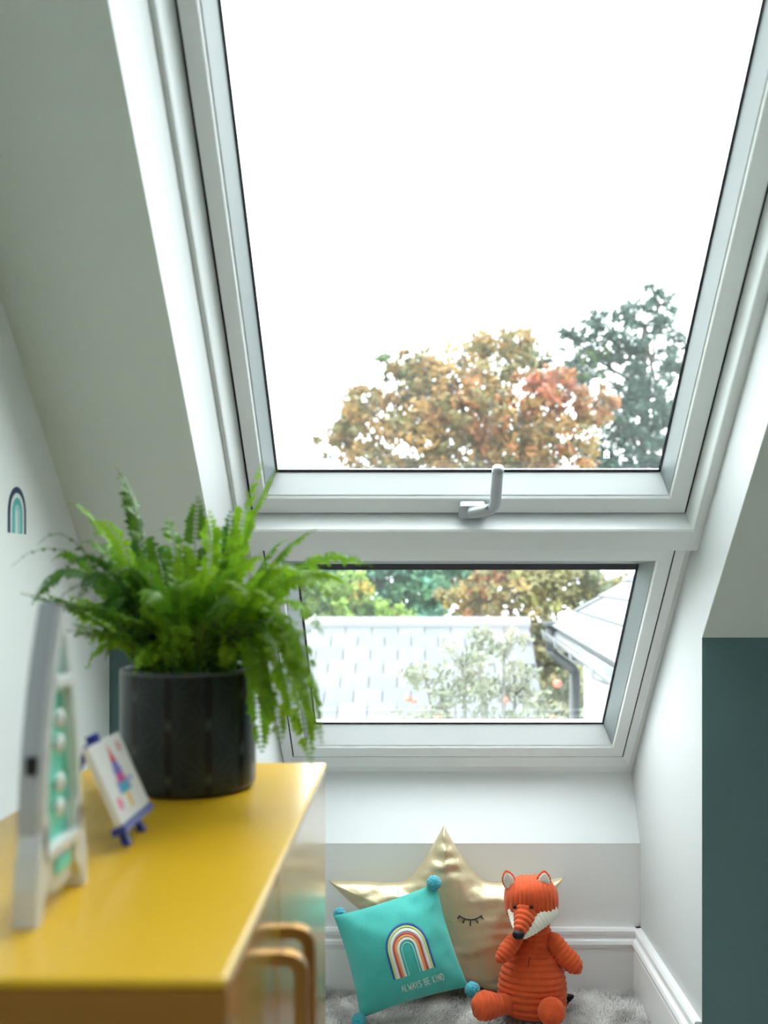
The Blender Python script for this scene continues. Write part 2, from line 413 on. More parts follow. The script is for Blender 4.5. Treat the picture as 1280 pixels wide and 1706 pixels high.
for k in range(1, 7):
    for i in range(36):
        a = 2 * math.pi * i / 36; r = (PR - .0042) * k / 6
        vv.append(Vector((PC.x + r * math.cos(a), PC.y + r * math.sin(a), PC.z + PH - .012 + rnd.uniform(-.003, .003))))
for i in range(36): ff.append((0, 1 + i, 1 + (i + 1) % 36))
for k in range(5):
    for i in range(36): ff.append((1 + k * 36 + i, 1 + (k + 1) * 36 + i, 1 + (k + 1) * 36 + (i + 1) % 36, 1 + k * 36 + (i + 1) % 36))
mesh_obj('soil', vv, ff, mat('potting_soil', (.03, .018, .01), .9, bump=.5, bscale=300), pot)

fern = thing('fern', 'bushy green fern with arching feathery fronds growing in the navy pot', 'fern', PC + Vector((0, 0, PH - .012)))
fmats = [mat('fern_leaf_bright', (.25, .45, .02), .5, translucent=.45, objvar=.25, var=.25, vscale=30),
         mat('fern_leaf_mid', (.14, .30, .02), .5, translucent=.40, objvar=.3, var=.25, vscale=30),
         mat('fern_leaf_deep', (.07, .19, .02), .5, translucent=.35, objvar=.3, var=.25, vscale=30)]
def bez(p0, p1, p2, p3, t):
    u = 1 - t
    return p0 * u ** 3 + p1 * 3 * u * u * t + p2 * 3 * u * t * t + p3 * t ** 3
def frond(p0, p1, p2, p3, pl, mt, rnd, sparse=1.0, bare=.10):
    L_ = sum((bez(p0, p1, p2, p3, (i + 1) / 12) - bez(p0, p1, p2, p3, i / 12)).length for i in range(12))
    tt = [0.0]; acc = [0.0]
    for i in range(60):
        acc.append(acc[-1] + (bez(p0, p1, p2, p3, (i + 1) / 60) - bez(p0, p1, p2, p3, i / 60)).length); tt.append((i + 1) / 60)
    def at_len(f):
        g = f * acc[-1]
        for i in range(60):
            if acc[i + 1] >= g: return tt[i] + (g - acc[i]) / max(1e-9, acc[i + 1] - acc[i]) / 60
        return 1.0
    npair = max(8, int(L_ / .0054 * sparse))
    m = MB()
    m.tube([bez(p0, p1, p2, p3, i / 10) for i in range(11)], [.0011 * (1 - .75 * i / 10) for i in range(11)], 4, False)
    roll = rnd.uniform(-.5, .5)
    for i in range(npair):
        t = bare + (1 - bare) * (i + .5) / npair
        tb = at_len(t); p = bez(p0, p1, p2, p3, tb); tg = (bez(p0, p1, p2, p3, min(1, tb + .02)) - bez(p0, p1, p2, p3, max(0, tb - .02))).normalized()
        sd = tg.cross(Vector((0, 0, 1)))
        if sd.length < .25: sd = tg.cross(Vector((rnd.uniform(-.2, .2), -1, 0)))
        sd.normalize(); nr = sd.cross(tg).normalized()
        sd2 = sd * math.cos(roll) + nr * math.sin(roll); nr2 = nr * math.cos(roll) - sd * math.sin(roll)
        prof_ = min(1, .45 + 2.2 * (t - bare)) * min(1., (1 - t) * 5 + .15)
        for sg in (-1, 1):
            if rnd.random() < .05: continue
            l = pl * prof_ * rnd.uniform(.85, 1.12)
            d = (sd2 * sg * .93 + tg * .32 + nr2 * rnd.uniform(-.35, .10)).normalized()
            wd = (tg * .9 + nr2 * rnd.uniform(-.4, .4)).normalized() * min(.0038, l * .32)
            q = p + d * l * .38; tip = p + d * l - nr2 * l * rnd.uniform(.05, .35)
            m.add([p, q - wd, q + wd, p + d * l * .78 - wd * .7 - nr2 * l * .08, p + d * l * .78 + wd * .7 - nr2 * l * .08, tip], [(0, 1, 2), (1, 3, 4, 2), (3, 5, 4)])
    o = m.build('frond', mt, fern)
    return o
rnd = random.Random(11)
SO = PC + Vector((0, 0, PH - .012))
def aimed(px, py, Y, c1=None, lift=.45, droop=0., pl=.0145, mi=0, sparse=1., spread=.045):
    tip = P(px, py, Y)
    dirx = tip - SO; h = Vector((dirx.x, dirx.y, 0))
    p0 = SO + h * min(1., spread / max(h.length, 1e-3)) * rnd.uniform(.5, 1.0) + Vector((rnd.uniform(-.01, .01), rnd.uniform(-.01, .01), 0))
    L_ = (tip - p0).length
    up = Vector((0, 0, 1))
    p1 = p0 + h * .18 + up * L_ * lift
    p2 = p0 + (tip - p0) * .68 + up * (L_ * lift * .55 + droop)
    return frond(p0, p1, p2, tip, pl, fmats[mi], rnd, sparse)
specs = [ # tip x, y, depth, lift, droop, material
 (193, 778, 1.10, .45, .0, 1), (208, 800, 1.13, .45, 0, 2), (112, 838, 1.03, .48, .01, 0), (150, 870, 1.0, .5, .02, 0), (135, 905, 1.06, .5, .02, 1),
 (330, 826, 1.08, .4, .0, 1), (350, 850, 1.02, .4, .0, 0), (306, 900, .98, .4, .0, 0), (438, 768, 1.10, .42, 0, 0), (466, 778, 1.05, .42, .0, 0), (385, 850, 1.10, .4, 0, 2),
 (400, 880, 1.0, .4, .0, 0), (528, 882, 1.08, .40, .0, 0), (622, 945, 1.04, .42, .03, 1), (596, 940, 1.12, .42, .03, 0), (590, 985, 1.00, .42, .045, 0), (560, 1000, .98, .4, .05, 0),
 (60, 985, 1.05, .5, .05, 1), (52, 1008, .98, .5, .07, 2), (85, 935, 1.0, .5, .035, 1), (100, 960, .95, .5, .05, 2), (130, 1000, .92, .5, .06, 2),
 (538, 1240, .975, .55, .115, 0), (520, 1275, 1.00, .6, .12, 0), (436, 1255, 1.02, .6, .10, 1), (470, 1240, 1.0, .6, .10, 0), (500, 1235, .96, .55, .10, 0), (535, 1180, .95, .55, .10, 0), (525, 1215, .94, .55, .11, 0), (450, 1200, .99, .6, .09, 1), (485, 1190, .97, .55, .09, 0), (510, 1150, .96, .5, .08, 0), (440, 1170, .97, .5, .08, 0),
 (250, 900, 1.16, .45, 0, 2), (225, 930, .97, .45, .01, 1), (280, 860, 1.14, .42, 0, 1), (480, 900, 1.14, .42, .01, 1), (505, 960, .95, .42, .03, 0), (440, 930, .95, .4, .02, 0),
 (180, 960, .93, .45, .03, 1), (160, 1040, .93, .5, .05, 2), (350, 960, .93, .4, .03, 0), (300, 985, .93, .4, .03, 1), (415, 1000, .93, .4, .04, 0), (240, 1010, .92, .4, .04, 1),
 (470, 1030, .93, .4, .05, 0), (540, 1060, .96, .4, .06, 0)]
for a_ in specs: aimed(a_[0], a_[1], a_[2], lift=a_[3], droop=a_[4], mi=a_[5])
# a few nearly bare runners reaching left
for px, py, Y in ((18, 945, 1.02), (62, 908, 1.0), (88, 1012, .98)):
    aimed(px, py, Y, lift=.45, droop=.05, pl=.006, mi=2, sparse=.45)
for i in range(46):
    a = rnd.uniform(0, 2 * math.pi); el = rnd.uniform(.55, 1.25); L_ = rnd.uniform(.09, .17)
    d = Vector((math.cos(a) * math.cos(el), math.sin(a) * math.cos(el), math.sin(el)))
    h = Vector((math.cos(a), math.sin(a), 0))
    p0 = SO + h * rnd.uniform(.005, .055)
    p3 = p0 + d * L_ + h * .03 - Vector((0, 0, .015))
    frond(p0, p0 + Vector((0, 0, L_ * .35)) + h * .008, p0 + d * L_ * .7, p3, rnd.uniform(.011, .0145), fmats[rnd.choice((0, 1, 1, 2))], rnd)
# short curly fronds leaning over the rim
for i in range(26):
    a = rnd.uniform(-math.pi, 0) if i < 18 else rnd.uniform(0, math.pi); h = Vector((math.cos(a), math.sin(a), 0))
    p0 = SO + h * .045; rch = rnd.uniform(.075, .105)
    frond(p0, p0 + Vector((0, 0, .04)), SO + h * rch * .9 + Vector((0, 0, .06)), SO + h * rch + Vector((0, 0, rnd.uniform(.012, .05))), .011, fmats[rnd.choice((1, 2, 2, 0))], rnd)

# ================================================================ rocket lamp
RX, RY = -.235, .678
RW = lambda x, y, z: Vector((RX + x, RY + y, TOPZ + z))
rk = thing('rocket_lamp', 'white rocket shaped light box with turquoise inside on the yellow cabinet', 'lamp', RW(-.011, 0, 0))
M['rkwhite'] = mat('painted_white_wood', (.74, .75, .74), .45, bump=.04, bscale=200)
M['rkshade'] = mat('shaded_white_grey', (.50, .53, .56), .5)
M['turq'] = mat('turquoise_paint', (.16, .72, .58), .45)
M['bulb'] = mat('opal_bulb', (.85, .86, .84), .2)
def hull(z):                                   # half width of the rocket at height z
    if z < .036: return .024 + .010 * (z / .036)
    u = (z - .036) / (.201 - .036)
    return .0372 * (1 - u ** 2.1) if u > .2 else .034 + .0020 * math.sin(u / .2 * math.pi / 2)
zs = [.036 + (.201 - .036) * i / 28 for i in range(29)]
def ring_y(inset):
    L_ = [(-max(0, hull(z) - inset), z) for z in zs]; L_[-1] = (0, .201 - inset * 2.2)
    L_[0] = (L_[0][0], zs[0] + inset)
    L_ = [(y, min(z, .201 - inset * 2.2)) for y, z in L_]
    return L_ + [(-y, z) for y, z in L_[-2::-1]]
ro, ri = ring_y(0), ring_y(.006)
DEP = .0155
m = MB(); n = len(ro); v = []
for lst, x in ((ro, 0), (ri, 0), (ri, -.007), (ro, -DEP)): v += [RW(x, y, z) for y, z in lst]
f = []
for a, b in ((0, 1), (1, 2), (3, 0)):
    for i in range(n):
        j = (i + 1) % n; f.append((a * n + i, a * n + j, b * n + j, b * n + i))
m.add(v, f); m.build('shell', M['rkwhite'], rk)
m = MB(); m.add([RW(-.007, y, z) for y, z in ri] + [RW(-DEP, y, z) for y, z in ri], [tuple(range(n)), tuple(range(n, 2 * n))[::-1]]); fix_normals(m.build('back_panel', M['turq'], rk))
for z in (.150, .040):
    hw_ = hull(z) - .003
    m = MB(); m.box(RW(-.008, -hw_, z - .004), RW(.001, hw_, z + .004)); bevel(m.build('shelf', M['rkwhite'], rk), .001)
for z in (.065, .082, .108, .125):
    m = MB(); c = RW(-.0075, 0, z)
    m.tube([c, c + Vector((.003, 0, 0)), c + Vector((.004, 0, 0)), c + Vector((.0055, 0, 0)), c + Vector((.007, 0, 0)), c + Vector((.008, 0, 0))], [.0035, .004, .0066, .0066, .0042, .001], 14); m.build('bulb', M['bulb'], rk, True)
for sg in (-1, 1):                              # fins
    pl_ = [(.026, .066), (.034, .060), (.043, .045), (.049, .025), (.050, 0), (.040, 0), (.036, .012), (.024, .024)]
    m = MB(); m.prism([RW(0, sg * y, z) for y, z in pl_], (-DEP, 0, 0)); bevel(fix_normals(m.build('fin', M['rkwhite'], rk)), .001)
m = MB(); m.prism([RW(-.002, y, z) for y, z in ((-.022, .037), (.022, .037), (.016, .012), (-.016, .012))], (-DEP + .004, 0, 0)); bevel(fix_normals(m.build('nozzle', M['rkwhite'], rk)), .001)
m = MB(); m.box(RW(-.0015, -.013, .024), RW(.0005, .013, .033)); m.build('nozzle_band', M['turq'], rk)
# grey band paints shade on the white shell's sides; switch on the near side
ro2 = ring_y(-.0012)
m = MB(); v = [RW(-.0045, y, z) for y, z in ro2] + [RW(-DEP - .001, y, z) for y, z in ro2]
m.add(v, [(i, (i + 1) % n, n + (i + 1) % n, n + i) for i in range(n)] + [tuple(range(n, 2 * n))]); fix_normals(m.build('shade_band', M['rkshade'], rk))
m = MB(); m.box(RW(-.0125, -hull(.10) - .0035, .093), RW(-.0055, -hull(.10) + .002, .105)); bevel(m.build('switch', M['gap_black'], rk), .001)

# ================================================================ miniature easel with a painted card
E0 = Vector((-.233, .850, TOPZ))
ez = thing('miniature_easel', 'tiny blue easel holding a white card with a painted rocket beside the pot', 'easel', E0)
M['blue'] = mat('cobalt_blue_paint', (.02, .035, .30), .4)
lean = R(24); eu = Vector((-math.sin(lean), 0, math.cos(lean))); ey = Vector((0, 1, 0)); enn = Vector((math.cos(lean), 0, math.sin(lean)))
def EP(y, h, d=0): return E0 + ey * y + eu * h + enn * d
for y in (-.023, .023):
    m = MB(); m.prism([EP(y - .0035, .0, -.004), EP(y + .0035, .0, -.004), EP(y * .35 + .003, .088, -.004), EP(y * .35 - .003, .088, -.004)], enn * .006); fix_normals(m.build('leg', M['blue'], ez))
m = MB(); a = EP(0, .088, -.006); m.tube([a, Vector((a.x - .028, a.y, TOPZ + .0025))], .003, 6); m.build('rear_leg', M['blue'], ez)
m = MB(); m.prism([EP(-.043, .013, -.002), EP(.043, .013, -.002), EP(.043, .019, -.002), EP(-.043, .019, -.002)], enn * .012); fix_normals(m.build('ledge', M['blue'], ez))
m = MB(); m.prism([EP(-.006, .080, -.004), EP(.006, .080, -.004), EP(.005, .095, -.004), EP(-.005, .095, -.004)], enn * .008); fix_normals(m.build('clip', M['blue'], ez))
gw, gh = 46, 62; cw, ch = .084, .068
def cardcol(u, v):                              # flat print: rocket drawing, u in -1..1, v in 0..1 upwards
    white = (.80, .81, .82)
    def el(cu, cv, ru, rv): return ((u - cu) / ru) ** 2 + ((v - cv) / rv) ** 2
    hwid = .22 * (1 - max(0, (v - .62) / .30)) if v > .62 else .22 if v > .30 else .12
    if .30 < v < .92 and abs(u) < hwid:
        if v > .70: return (.62, .03, .07)
        if v > .54: return (.18, .16, .58)
        if v > .42: return (.60, .08, .34)
        return (.05, .42, .62)
    if .10 < v <= .30 and abs(u) < .10: return (.80, .62, .12) if u < .02 else (.85, .40, .20)
    if el(.62, .84, .14, .07) < 1: return (.75, .35, .42)
    if el(-.62, .22, .16, .08) < 1: return (.80, .25, .42)
    if el(.50, .42, .18, .04) < 1: return (.45, .55, .78)
    if .22 <= abs(u) < .36 and .30 < v < .46: return (.25, .30, .70)
    return white
vv, ff, cc = [], [], []
for j in range(gh + 1):
    for i in range(gw + 1):
        u = -1 + 2 * i / gw; v = j / gh
        vv.append(EP(u * cw / 2, .0195 + v * ch, .0085)); cc.append(cardcol(u, v))
for j in range(gh):
    for i in range(gw): ff.append((j * (gw + 1) + i, j * (gw + 1) + i + 1, (j + 1) * (gw + 1) + i + 1, (j + 1) * (gw + 1) + i))
M['card'] = mat('printed_card', (0, 0, 0), .6, attr=True)
crd = mesh_obj('painting', vv, ff, M['card'], ez, False, cc)
m = MB(); m.prism([EP(-cw / 2, .0195, .003), EP(cw / 2, .0195, .003), EP(cw / 2, .0195 + ch, .003), EP(-cw / 2, .0195 + ch, .003)], enn * .0053); fix_normals(m.build('canvas', mat('white_canvas', (.80, .81, .80), .7), ez))

# ================================================================ rainbow sticker on the left wall
def arch(m, cy, cz, r0, r1, leg, f, k=16):
    po = [(cy + r1 * math.cos(math.pi * i / k), cz + r1 * 1.15 * math.sin(math.pi * i / k)) for i in range(k + 1)]
    pi_ = [(cy + r0 * math.cos(math.pi * i / k), cz + r0 * 1.15 * math.sin(math.pi * i / k)) for i in range(k + 1)]
    po = [(cy + r1, cz - leg)] + po + [(cy - r1, cz - leg)]; pi_ = [(cy + r0, cz - leg)] + pi_ + [(cy - r0, cz - leg)]
    n = len(po); v = [f(a, b) for a, b in po] + [f(a, b) for a, b in pi_]
    m.add(v, [(i, i + 1, n + i + 1, n + i) for i in range(n - 1)])
st = thing('wall_sticker', 'small navy and turquoise rainbow sticker on the left wall', 'sticker', (XL, 1.373, 1.02))
fl = lambda a, b: Vector((XL + .0008, a, b))
for r0, r1, c_ in ((.0235, .031, (.015, .03, .09)), (.018, .0235, (.70, .80, .78)), (.010, .018, (.10, .42, .40)), (.004, .010, (.30, .66, .62))):
    m = MB(); arch(m, 1.373, 1.044, r0, r1, .028, fl); fix_normals(m.build('rainbow_band', mat('sticker_band', c_, .5), st))

# ================================================================ rug
rnd = random.Random(3)
rug = thing('fluffy_rug', 'fluffy pale grey rug lying in the window recess', 'rug', (.09, 1.95, 0))
RX0, RX1, RY0, RY1 = NL + .025, NR - .024, 1.50, YB - .024
nx, ny = 60, 50
vv, ff = [], []
def rugz(x, y): return .020 + .012 * (noise.noise(Vector((x * 9, y * 9, 0))) + .3)
for j in range(ny + 1):
    for i in range(nx + 1):
        x = RX0 + (RX1 - RX0) * i / nx; y = RY0 + (RY1 - RY0) * j / ny
        vv.append(Vector((x, y, max(.003, rugz(x, y)))))
for j in range(ny):
    for i in range(nx): ff.append((j * (nx + 1) + i, j * (nx + 1) + i + 1, (j + 1) * (nx + 1) + i + 1, (j + 1) * (nx + 1) + i))
M['rug'] = mat('rug_backing', (.55, .53, .51), .95)
mesh_obj('backing', vv, ff, M['rug'], rug, True)
vv, ff, cc = [], [], []
for k in range(52000):
    x = rnd.uniform(RX0, RX1); y = RY0 + (RY1 - RY0) * rnd.random() ** .65
    z = max(.003, rugz(x, y)) - .002
    a = noise.noise(Vector((x * 14, y * 14, 3))) * 5 + rnd.gauss(0, .5)
    L_ = rnd.uniform(.016, .030); ln = rnd.uniform(.3, .9)
    d = Vector((math.cos(a) * ln, math.sin(a) * ln, 1)).normalized(); sd = Vector((-math.sin(a), math.cos(a), 0)) * rnd.uniform(.0005, .0010)
    p = Vector((x, y, z)); q = p + d * L_ * .55; e_ = q + (d + Vector((math.cos(a + .6), math.sin(a + .6), -.5)) * .9).normalized() * L_ * .5
    g = .60 + .35 * noise.noise(Vector((x * 22, y * 22, 9))) + rnd.uniform(-.08, .08); g = min(.86, max(.30, g + .12))
    b0 = len(vv); vv += [p - sd, p + sd, q - sd * .8, q + sd * .8, e_]; cc += [(g, g * .975, g * .95)] * 5
    ff += [(b0, b0 + 1, b0 + 3, b0 + 2), (b0 + 2, b0 + 3, b0 + 4)]
M['pile'] = mat('rug_pile', (0, 0, 0), .8, attr=True, translucent=.25)
pile = mesh_obj('pile', vv, ff, M['pile'], rug, False, cc); pile['kind'] = 'stuff'

# ================================================================ star cushion
class Plane:                                     # a leaning plane in the room
    def __init__(s, Y0, z0, lean):
        s.o = Vector((0, Y0, z0)); s.e2 = Vector((0, math.sin(lean), math.cos(lean))); s.n = Vector((0, -math.cos(lean), math.sin(lean)))
    def uv(s, px, py):
        o = Vector((0, 0, CAMH)); d = P(px, py, 1) - o
        k = (s.o - o).dot(s.n) / d.dot(s.n); q = o + d * k - s.o
        return Vector((q.x, q.dot(s.e2)))
    def w(s, u, v, h=0): return s.o + Vector((u, 0, 0)) + s.e2 * v + s.n * h
sp = Plane(2.212, .04, R(8))
star_px = [(740, 1374), (750, 1394), (775, 1432), (806, 1466), (850, 1470), (900, 1468), (941, 1461), (917, 1496), (884, 1532), (868, 1562), (866, 1604), (850, 1648), (818, 1650), (778, 1636), (740, 1634), (690, 1645), (640, 1655), (622, 1648), (622, 1606), (620, 1560), (608, 1524), (578, 1498), (547, 1467), (600, 1468), (650, 1470), (679, 1465), (705, 1434), (728, 1396)]
ctrl = [sp.uv(*q) for q in star_px]
tips = {0, 6, 11, 16, 22}
out = []
nC = len(ctrl)
for i in range(nC):
    p0, p1, p2, p3 = ctrl[i - 1], ctrl[i], ctrl[(i + 1) % nC], ctrl[(i + 2) % nC]
    if i in tips: p0 = p1 * 2 - p2 if False else p1
    if (i + 1) % nC in tips: p3 = p2
    for k in range(8):
        t = k / 8
        out.append(.5 * ((2 * p1) + (-p0 + p2) * t + (2 * p0 - 5 * p1 + 4 * p2 - p3) * t * t + (-p0 + 3 * p1 - 3 * p2 + p3) * t ** 3))
cen2 = sp.uv(742, 1535)
def dist_edge(q):
    best = 1e9
    for i in range(len(out)):
        a, b = out[i], out[(i + 1) % len(out)]
        ab = b - a; l2 = ab.length_squared
        t = 0 if l2 < 1e-12 else max(0, min(1, (q - a).dot(ab) / l2))
        best = min(best, (q - a - ab * t).length)
    return best
def star_h(q, d, side):
    D = .075
    k = min(1, d / D); h = (.046 if side > 0 else .032) * math.sqrt(max(0, 1 - (1 - k) ** 2))
    if side > 0:
        env = max(0, min(1, d / .02)) * (.35 + .65 * max(0, 1 - k))
        # puckers running out from the seams and tips
        ph = q.y * 190 + 5 * noise.noise(Vector((q.x * 14, q.y * 10, 1)))
        h += env * .0060 * noise.noise(Vector((q.x * 16, q.y * 55, 2)))
        h += env * .0022 * noise.noise(Vector((q.x * 60, q.y * 30, 7)))
        h += .008 * k * noise.noise(Vector((q.x * 9, q.y * 13, 4)))
        h += .0018 * env * math.sin(ph)
        top = max(0, min(1, (q.y - .235) / .05)) * max(0, min(1, d / .02))
        h += top * .0035 * math.sin(q.y * 205 + 14 * q.x + 2.5 * noise.noise(Vector((q.x * 25, q.y * 12, 3))))
    return h
NR_ = 30; no = len(out)
cache = {}
vv, ff = [], []
for side in (1, -1):
    base = len(vv)
    vv.append(sp.w(cen2.x, cen2.y, side * star_h(cen2, dist_edge(cen2), side)))
    for k in range(1, NR_ + 1):
        r = 1 - (1 - k / NR_) ** 1.25 if k < NR_ else 1
        for i in range(no):
            q = cen2.lerp(out[i], r)
            key = (k, i)
            if key not in cache: cache[key] = dist_edge(q) if k < NR_ else 0
            vv.append(sp.w(q.x, q.y, side * (star_h(q, cache[key], side) if k < NR_ else 0)))
    for i in range(no):
        j = (i + 1) % no
        f_ = (base, base + 1 + i, base + 1 + j); ff.append(f_ if side < 0 else f_[::-1])
        for k in range(NR_ - 1):
            a = base + 1 + k * no
            f_ = (a + i, a + no + i, a + no + j, a + j); ff.append(f_ if side < 0 else f_[::-1])
M['gold'] = mat('gold_lame_fabric', (.66, .55, .35), .42, metal=.6, bump=.22, bscale=38, detail=3)
star = thing('star_cushion', 'gold metallic star shaped cushion with a sleeping eye behind the fox', 'cushion', sp.w(cen2.x, -.01, 0))
so = mesh_obj('cover', vv, ff, M['gold'], star, True); fix_normals(so)
def star_surf(u, v, up=.0012):
    q = Vector((u, v)); return sp.w(u, v, star_h(q, dist_edge(q), 1) + up)
def star_stroke(pts, r, name):
    m = MB(); m.tube([star_surf(*sp.uv(*q)) for q in pts], r, 6); m.build(name, M['gap_black'], star, True)
def off_px(pts): return pts
# the cushion bulges towards the viewer, so the eye is drawn where the line of sight meets the cover
def eye(cx_, cy_, sgn):
    arc_ = [(cx_ + sgn * dx, cy_ + .9 * dx * dx / -40 * -1 * -1 * .0 + 3.2 - 7.0 * (abs(dx) / 19) ** 2) for dx in range(-19, 20, 2)]
    star_stroke(arc_, .0013, 'closed_eyelid')
    for dx, ex_, ey_ in ((-17, -4, 4), (-9, -3.5, 7), (0, 0, 10), (9, 3.5, 7), (17, 4, 4)):
        y0 = cy_ + 3.2 - 7.0 * (abs(dx) / 19) ** 2
        star_stroke([(cx_ + sgn * dx, y0), (cx_ + sgn * (dx + ex_), y0 + ey_)], .0012, 'eyelash')
eye(782, 1522, 1)
eye(690, 1522, -1)

# ================================================================ turquoise rainbow cushion
M['tealcloth'] = mat('turquoise_cotton', (.050, .43, .375), .8, bump=.12, bscale=500, sheen=.25, var=.06, vscale=40)
cp_ = Plane(2.078, .040, R(13))
qc = [cp_.uv(*q) for q in ((601, 1697), (781, 1644), (727, 1470), (556, 1526))]     # bottom left, bottom right, top right, top left
def cush_uv(a, b):                              # a, b in -1..1
    pin = .055
    a2 = a * (1 - pin * (1 - b * b)); b2 = b * (1 - pin * (1 - a * a))
    s_, t_ = (a2 + 1) / 2, (b2 + 1) / 2
    return (qc[0].lerp(qc[1], s_)).lerp(qc[3].lerp(qc[2], s_), t_)
def cush_h(a, b):
    k = max(0, (1 - a * a)) ** .72 * max(0, (1 - b * b)) ** .72
    h = .068 * k
    h += .0075 * k ** .4 * (1 - k) * noise.noise(Vector((a * 3.5, b * 3.5, 2))) * 2
    h -= .004 * math.exp(-((a - b * .3 + .05) / .10) ** 2) * max(0, b) ** 2 * (1 - b * b) * 2.5
    return h
n_ = 44; vv, ff = [], []
for side in (1, -1):
    base = len(vv)
    for j in range(n_ + 1):
        for i in range(n_ + 1):
            a = math.sin((i / n_ - .5) * math.pi); b = math.sin((j / n_ - .5) * math.pi)
            q = cush_uv(a, b); vv.append(cp_.w(q.x, q.y, cush_h(a, b) if side > 0 else -.65 * cush_h(a, b)))
    for j in range(n_):
        for i in range(n_):
            k = base + j * (n_ + 1) + i; f_ = (k, k + 1, k + n_ + 2, k + n_ + 1); ff.append(f_ if side > 0 else f_[::-1])
cu = thing('rainbow_cushion', 'turquoise square cushion with embroidered rainbow and blue pompoms', 'cushion', cp_.w(qc[0].x, -.015, 0))
mesh_obj('cover', vv, ff, M['tealcloth'], cu, True)
def cs(a, b, up=.0010):
    q = cush_uv(a, b); return cp_.w(q.x, q.y, cush_h(a, b) + up)
def ribbon(path, wd, m_, name, par, up=.001):
    vv, ff = [], []
    for i, (a, b) in enumerate(path):
        a0, b0 = path[max(0, i - 1)]; a1, b1 = path[min(len(path) - 1, i + 1)]
        ta, tb = a1 - a0, b1 - b0; l = math.hypot(ta, tb) or 1; na, nb = -tb / l, ta / l
        for k in (-1, 0, 1): vv.append(cs(a + na * wd * k / 2, b + nb * wd * k / 2, up + (.0006 if k == 0 else 0)))
    for i in range(len(path) - 1):
        for k in range(2): ff.append((i * 3 + k, i * 3 + k + 1, i * 3 + 4 + k, i * 3 + 3 + k))
    return mesh_obj(name, vv, ff, m_, par, True)
bands = [((.03, .10, .36), 1.00, .06), ((.62, .72, .22), .895, .055), ((.80, .78, .72), .78, .085), ((.62, .06, .10), .645, .055), ((.85, .34, .06), .55, .065), ((.82, .81, .77), .435, .075), ((.20, .66, .62), .275, .05)]
ra, rb, ca, cb = .39, .47, .175, .06
for k, (c_, r_, wd) in enumerate(bands):
    pth = [(ca - ra * r_, -.44 + .0), ] + [(ca - ra * r_, -.44 + (cb + .44) * i / 8) for i in range(1, 8)]
    pth += [(ca - ra * r_ * math.cos(math.pi * i / 20), cb + rb * (r_ ** 1.05) * math.sin(math.pi * i / 20)) for i in range(21)]
    pth += [(ca + ra * r_, cb - (cb + .44) * i / 8) for i in range(1, 9)]
    ribbon(pth, wd * ra * 1.55, mat('embroidery_thread', c_, .55, bump=.3, bscale=700), 'rainbow_band', cu)
letters = {  # single-stroke capitals on a unit box
 'A': [[(0, 0), (.5, 1), (1, 0)], [(.2, .4), (.8, .4)]], 'L': [[(.1, 1), (.1, 0), (.9, 0)]], 'W': [[(0, 1), (.25, 0), (.5, .7), (.75, 0), (1, 1)]],
 'Y': [[(0, 1), (.5, .5), (1, 1)], [(.5, .5), (.5, 0)]], 'S': [[(.95, .85), (.5, 1), (.1, .78), (.5, .52), (.92, .25), (.5, 0), (.05, .15)]],
 'B': [[(.1, 0), (.1, 1), (.7, .95), (.8, .75), (.6, .55), (.1, .52)], [(.6, .55), (.9, .3), (.7, .03), (.1, 0)]], 'E': [[(.9, 1), (.1, 1), (.1, 0), (.9, 0)], [(.1, .52), (.75, .52)]],
 'K': [[(.1, 1), (.1, 0)], [(.9, 1), (.1, .45), (.9, 0)]], 'I': [[(.5, 0), (.5, 1)]], 'N': [[(.1, 0), (.1, 1), (.9, 0), (.9, 1)]], 'D': [[(.1, 0), (.1, 1), (.6, .95), (.9, .55), (.6, .05), (.1, 0)]]}
M['thread'] = mat('cream_thread', (.62, .70, .66), .6)
cur = -.14; lw, lh = .050, .140
mt_ = None
for ch_ in 'ALWAYS BE KIND':
    if ch_ == ' ': cur += .035; continue
    wd_ = lw * (.5 if ch_ == 'I' else 1.15 if ch_ == 'W' else 1)
    mm = MB()
    for st_ in letters[ch_]:
        pts = []
        for i in range(len(st_) - 1):
            for k in range(4):
                u = k / 4; pts.append((st_[i][0] * (1 - u) + st_[i + 1][0] * u, st_[i][1] * (1 - u) + st_[i + 1][1] * u))
        pts.append(st_[-1])
        mm.tube([cs(cur + x * wd_, -.74 + y * lh, .0004) for x, y in pts], .00075, 5)
    mm.build('letter', M['thread'], cu)
    cur += wd_ + .013
# piping seam and pompoms
M['pom'] = mat('blue_pompom_wool', (.04, .46, .58), .9, bump=.8, bscale=260, sheen=.4)
def pompom(c, r, par, seed):
    rn = random.Random(seed); bm = bmesh.new(); bmesh.ops.create_icosphere(bm, subdivisions=4, radius=r)
    for v in bm.verts:
        v.co *= 1 + rn.uniform(-.06, .07) + .05 * noise.noise(v.co * 260 + Vector((seed, 0, 0)))
    for v in bm.verts: v.co += c
    me = bpy.data.meshes.new('pompom'); bm.to_mesh(me); bm.free()
    me.materials.append(M['pom']); o = bpy.data.objects.new('pompom', me); C.objects.link(o)
    o.parent = par; o.matrix_parent_inverse = Matrix.Translation(-Vector(par.location)); me.polygons.foreach_set('use_smooth', [True] * len(me.polygons))
for k, (px, py) in enumerate(((598, 1700), (787, 1648), (723, 1471), (558, 1530))):
    q = cp_.uv(px, py); c = cp_.w(q.x, q.y, .004)
    if k == 3: c.y += .030; c.x += .008
    pompom(c, .0155 if k != 3 else .013, cu, k + 1)

